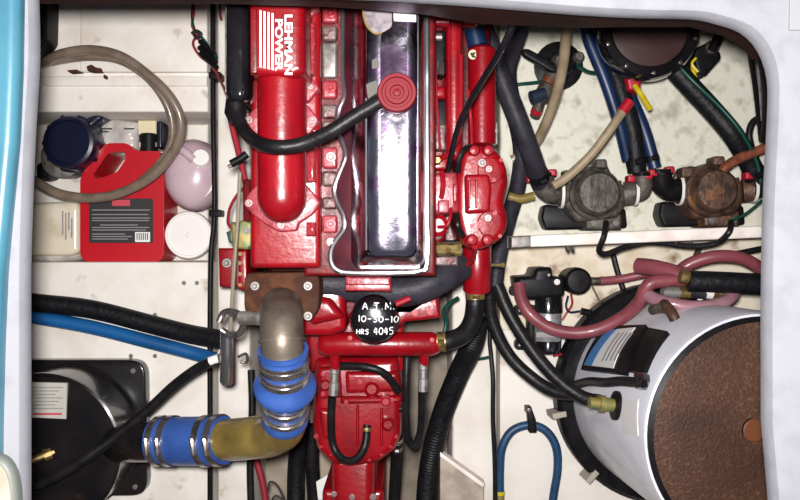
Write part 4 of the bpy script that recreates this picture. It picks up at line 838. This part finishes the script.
def patch(bm, quad, r0, r1, n=8):      # curved panel on the shell; quad: px corners
    g = []
    cs = [onside(*q) for q in quad]
    cs = [(a % (2*PI), z) for a, z in cs]
    def P(u, v, r):
        a = (cs[0][0]*(1-u)+cs[1][0]*u)*(1-v)+(cs[3][0]*(1-u)+cs[2][0]*u)*v
        z_ = (cs[0][1]*(1-u)+cs[1][1]*u)*(1-v)+(cs[3][1]*(1-u)+cs[2][1]*u)*v
        z_ = max(.20, min(.58, z_))
        return (HX+r*math.cos(a), HY+r*math.sin(a), z_)
    for r_ in (r1, r0):
        g.append([[bm.verts.new(P(i/n, j/n, r_)) for i in range(n+1)] for j in range(n+1)])
    for s_ in (0, 1):
        for j in range(n):
            for i in range(n): bm.faces.new((g[s_][j][i], g[s_][j][i+1], g[s_][j+1][i+1], g[s_][j+1][i]))
    for i in range(n):
        for j0, in ((0,), (n,)): bm.faces.new((g[0][j0][i], g[0][j0][i+1], g[1][j0][i+1], g[1][j0][i]))
        for i0, in ((0,), (n,)): bm.faces.new((g[0][i][i0], g[0][i+1][i0], g[1][i+1][i0], g[1][i][i0]))
    return bm
pn = obj('control_panel', patch(new(), [(607, 330), (648, 329), (626, 375), (584, 370)], HR-.002, HR+.012), 'blkpl', t)
obj('panel_label', patch(new(), [(611, 334), (638, 332), (617, 370), (588, 366)], HR+.010, HR+.0135), 'paper', pn)
obj('blue_print', patch(new(), [(611, 334), (620, 333.5), (596, 367), (588, 366)], HR+.012, HR+.0142, 5), 'inkblue', pn)
for k in range(4):
    x = 618+k*4; obj('print_line', patch(new(), [(x+4, 337), (x+5.4, 337), (x-11, 363), (x-12.4, 363)], HR+.012, HR+.0141, 4), 'inkgrey', pn)
obj('dark_plate', patch(new(), [(648, 330), (668, 334), (645, 372), (629, 372)], HR-.002, HR+.008), 'blkpl', t)
pts = []
for px, py in ((576, 384), (590, 381), (606, 382), (622, 381), (634, 382), (642, 381)):
    a, z_ = onside(px, py); pts.append(Vector((HX+(HR+.006)*math.cos(a), HY+(HR+.006)*math.sin(a), z_)))
obj('power_cable', sweep(new(), crom(pts, 6), .009, 12), 'blk', t)
obj('side_plug', patch(new(), [(637, 374), (647, 374), (648, 388), (639, 389)], HR-.002, HR+.012), 'blkgl', t)
obj('rating_sticker', patch(new(), [(622, 398), (636, 398), (636, 434), (620, 432)], HR-.001, HR+.0012), 'paper', t)
a, z_ = onside(614, 404); d = Vector((math.cos(a), math.sin(a), 0)); q = Vector((HX, HY, z_))+d*HR
lathe_bm = lathe(new(), q, [(.022, -.004), (.022, .004), (.012, .006), (.012, .022), (.015, .022), (.015, .032), (.010, .032), (.010, .05)], 12, dirmat(d)); obj('brass_inlet', lathe_bm, 'olive', t)
obj('inlet_washer', lathe(new(), q, [(.026, -.004), (.026, .0045), (.02, .006)], 20, dirmat(d)), 'blkpl', t)
for (px, py) in ((557, 413), (585, 490)):
    a = math.atan2(W(px, py, .17).y-HY, W(px, py, .17).x-HX); d = Vector((math.cos(a), math.sin(a), 0)); sd = Vector((-d.y, d.x, 0)); q = Vector((HX, HY, .195))+d*HR*1.13
    bm = new(); pillow(bm, [tuple((q+d*u+sd*v).xy) for u, v in ((-.008, -.006), (.022, -.006), (.022, .006), (-.008, .006))], ZR, .203, .002); obj('hold_down_clip', bm, 'clipgrey', t)
t.rotation_euler = (0, math.atan(HK), 0); t.location = Vector((HX, HY, HT))-Matrix.Rotation(math.atan(HK), 3, 'Y') @ Vector((0, 0, HT-ZR))
cf = thing('copper_elbow', W(670, 315, ZR), 'copper pipe elbow with clamp at the head of the white tank', 'pipe')
bm = new(); tube(bm, [(664, 304, .42), (671, 312, .46), (676, 322, .47), (677, 326, .44)], 5.5, 14); obj('elbow_pipe', bm, 'bronzered', cf)
bm = new(); tube(bm, [(652, 310, .40), (660, 308, .42), (668, 309, .43)], 5, 14); obj('pipe_arm', bm, 'bronze', cf)
a, z_ = onside(676, 326)
# blue arch hose
o = hose('blue_arch_hose', [(500, 495, .17), (500, 470, .175), (502, 448, .18), (512, 431, .18), (530, 425, .18), (546, 431, .18), (556, 447, .18), (557.5, 470, .175), (553, 500, .17), (550, 540, .17)], 4.3, 'bluearch', 'slate blue hose arched like a doorway on the floor beside the tank', seg=14)
bm = new(); tube(bm, [(500, 491, .17), (500, 494.5, .17)], 5, 14, 3); obj('yellow_ring', bm, 'yellow', o)
bm = new(); tube(bm, [(500, 494, .17), (500, 512, .17)], 4.6, 14, 3); obj('brass_tail', bm, 'olive', o)
pc = thing('hose_strap', W(531, 420, ZR), 'small black strap with screw holding the blue arch hose', 'strap')
bm = new(); block(bm, rnd([(527, 408), (531, 406), (536, 420), (537, 433), (529, 433), (528, 420)], 1.5), ZR+.03, .20, .002); obj('strap', bm, 'blkpl', pc); bolt(529, 410, .201, 2.2, pc, 'steel', 'screw')
bm = new(); block(bm, rect(527, 408, 531, 414), ZR, .19, .002); obj('strap_tab', bm, 'blkpl', pc)
# cable on the starboard bed and the board at the bottom
hose('bed_cable', [(497, 250, .20), (490, 330, .20), (491, 355, .20), (493, 380, .205), (493, 420, .205), (495, 470, .205), (495, 540, .205)], 2.4, 'blkpl', 'black cable running down the edge of the starboard engine bed', 'cable', seg=10)
o = thing('plywood_board', W(462, 480, .12), 'sloping grey plywood board at the bottom beside the ribbed hose', 'board')
bm = new(); block(bm, [(440, 454), (484, 486), (484, 560), (440, 560)], .20, .26, .003); obj('board', bm, 'ply', o)
bm = new(); block(bm, [(440, 452), (485, 484), (483, 488), (440, 457)], .23, .268, .002); obj('board_edge', bm, 'shelf', o)
hose('thin_cable', [(441, 425, .25), (439, 450, .26), (437, 475, .27), (436, 520, .28)], 1.6, 'blkpl', 'thin black cable beside the wide ribbed hose', 'cable', seg=8)
bm = new(); block(bm, rnd(rect(439, 419, 447, 426), 1.5), .20, .26, .002); obj('cable_clamp', bm, 'oring', None, 'small white cable clamp right of the ribbed hose', 'clamp')

# ------------------------------------------------------------------ on the cabin sole round the hatch
bm = new()
cu = [(-260, -120), (26, -120), (25, 0), (24, 70), (21, 140), (14, 215), (9, 270), (6, 340), (4, 420), (2, 620), (-260, 620)]
block(bm, rnd(cu, 8, 3), ZD, ZD+.02, .012, 5, wide=.012, low=True); obj('blue_cushion', bm, 'vinyl', None, 'glossy blue vinyl cushion along the left edge of the hatch', 'cushion')
bm = new(); block(bm, rnd([(-40, 452), (6, 452), (18, 466), (22, 490), (22, 600), (-40, 600)], 14, 5), ZD+.02, ZD+.035, .008, 4, low=True); cb = obj('plastic_tray', bm, 'palegreen', None, 'pale plastic tray with rounded corner at the lower left', 'tray')
bm = new(); block(bm, rnd([(-40, 462), (2, 462), (10, 472), (13, 492), (13, 600), (-40, 600)], 12, 5), ZD+.03, ZD+.037, .002, 2, low=True); obj('tray_inset', bm, 'greyside', cb)
bm = new(); c = W(-14, 255, ZD+.02); lathe(bm, (c.x, c.y, 0), [(.012, ZD+.015), (.014, ZD+.022), (.010, ZD+.026), (.0001, ZD+.027)], 20); obj('round_button', bm, 'palegreen', None, 'pale round button on the blue cushion at the left edge', 'button')
bm = new(); block(bm, [(791, -40), (860, -40), (860, 30), (790, 30)], ZD, ZD+.004, .001, 1); obj('paper_sheet', bm, 'sheet', None, 'white paper sheet lying at the upper right corner', 'paper')

# dirt on the forward platform
for pts, nm in (([(86, 66), (91, 64), (95, 67), (101, 68), (102, 72), (92, 72), (87, 71)], 'largest brown crumb of dirt on the panel above the hose loop'),
                ([(103, 74), (106, 75), (106, 79), (103, 78)], 'small brown crumb of dirt right of the largest crumb'),
                ([(66, 70), (76, 69), (82, 72), (70, 73)], 'flat brown crumb of dirt left of the largest crumb')):
    bm = new(); block(bm, rnd(pts, 1.2, 2), ZL+.003, ZL+.018, .003); obj('dirt_crumb', bm, 'rust', None, nm, 'dirt', 'crumbs of dirt')
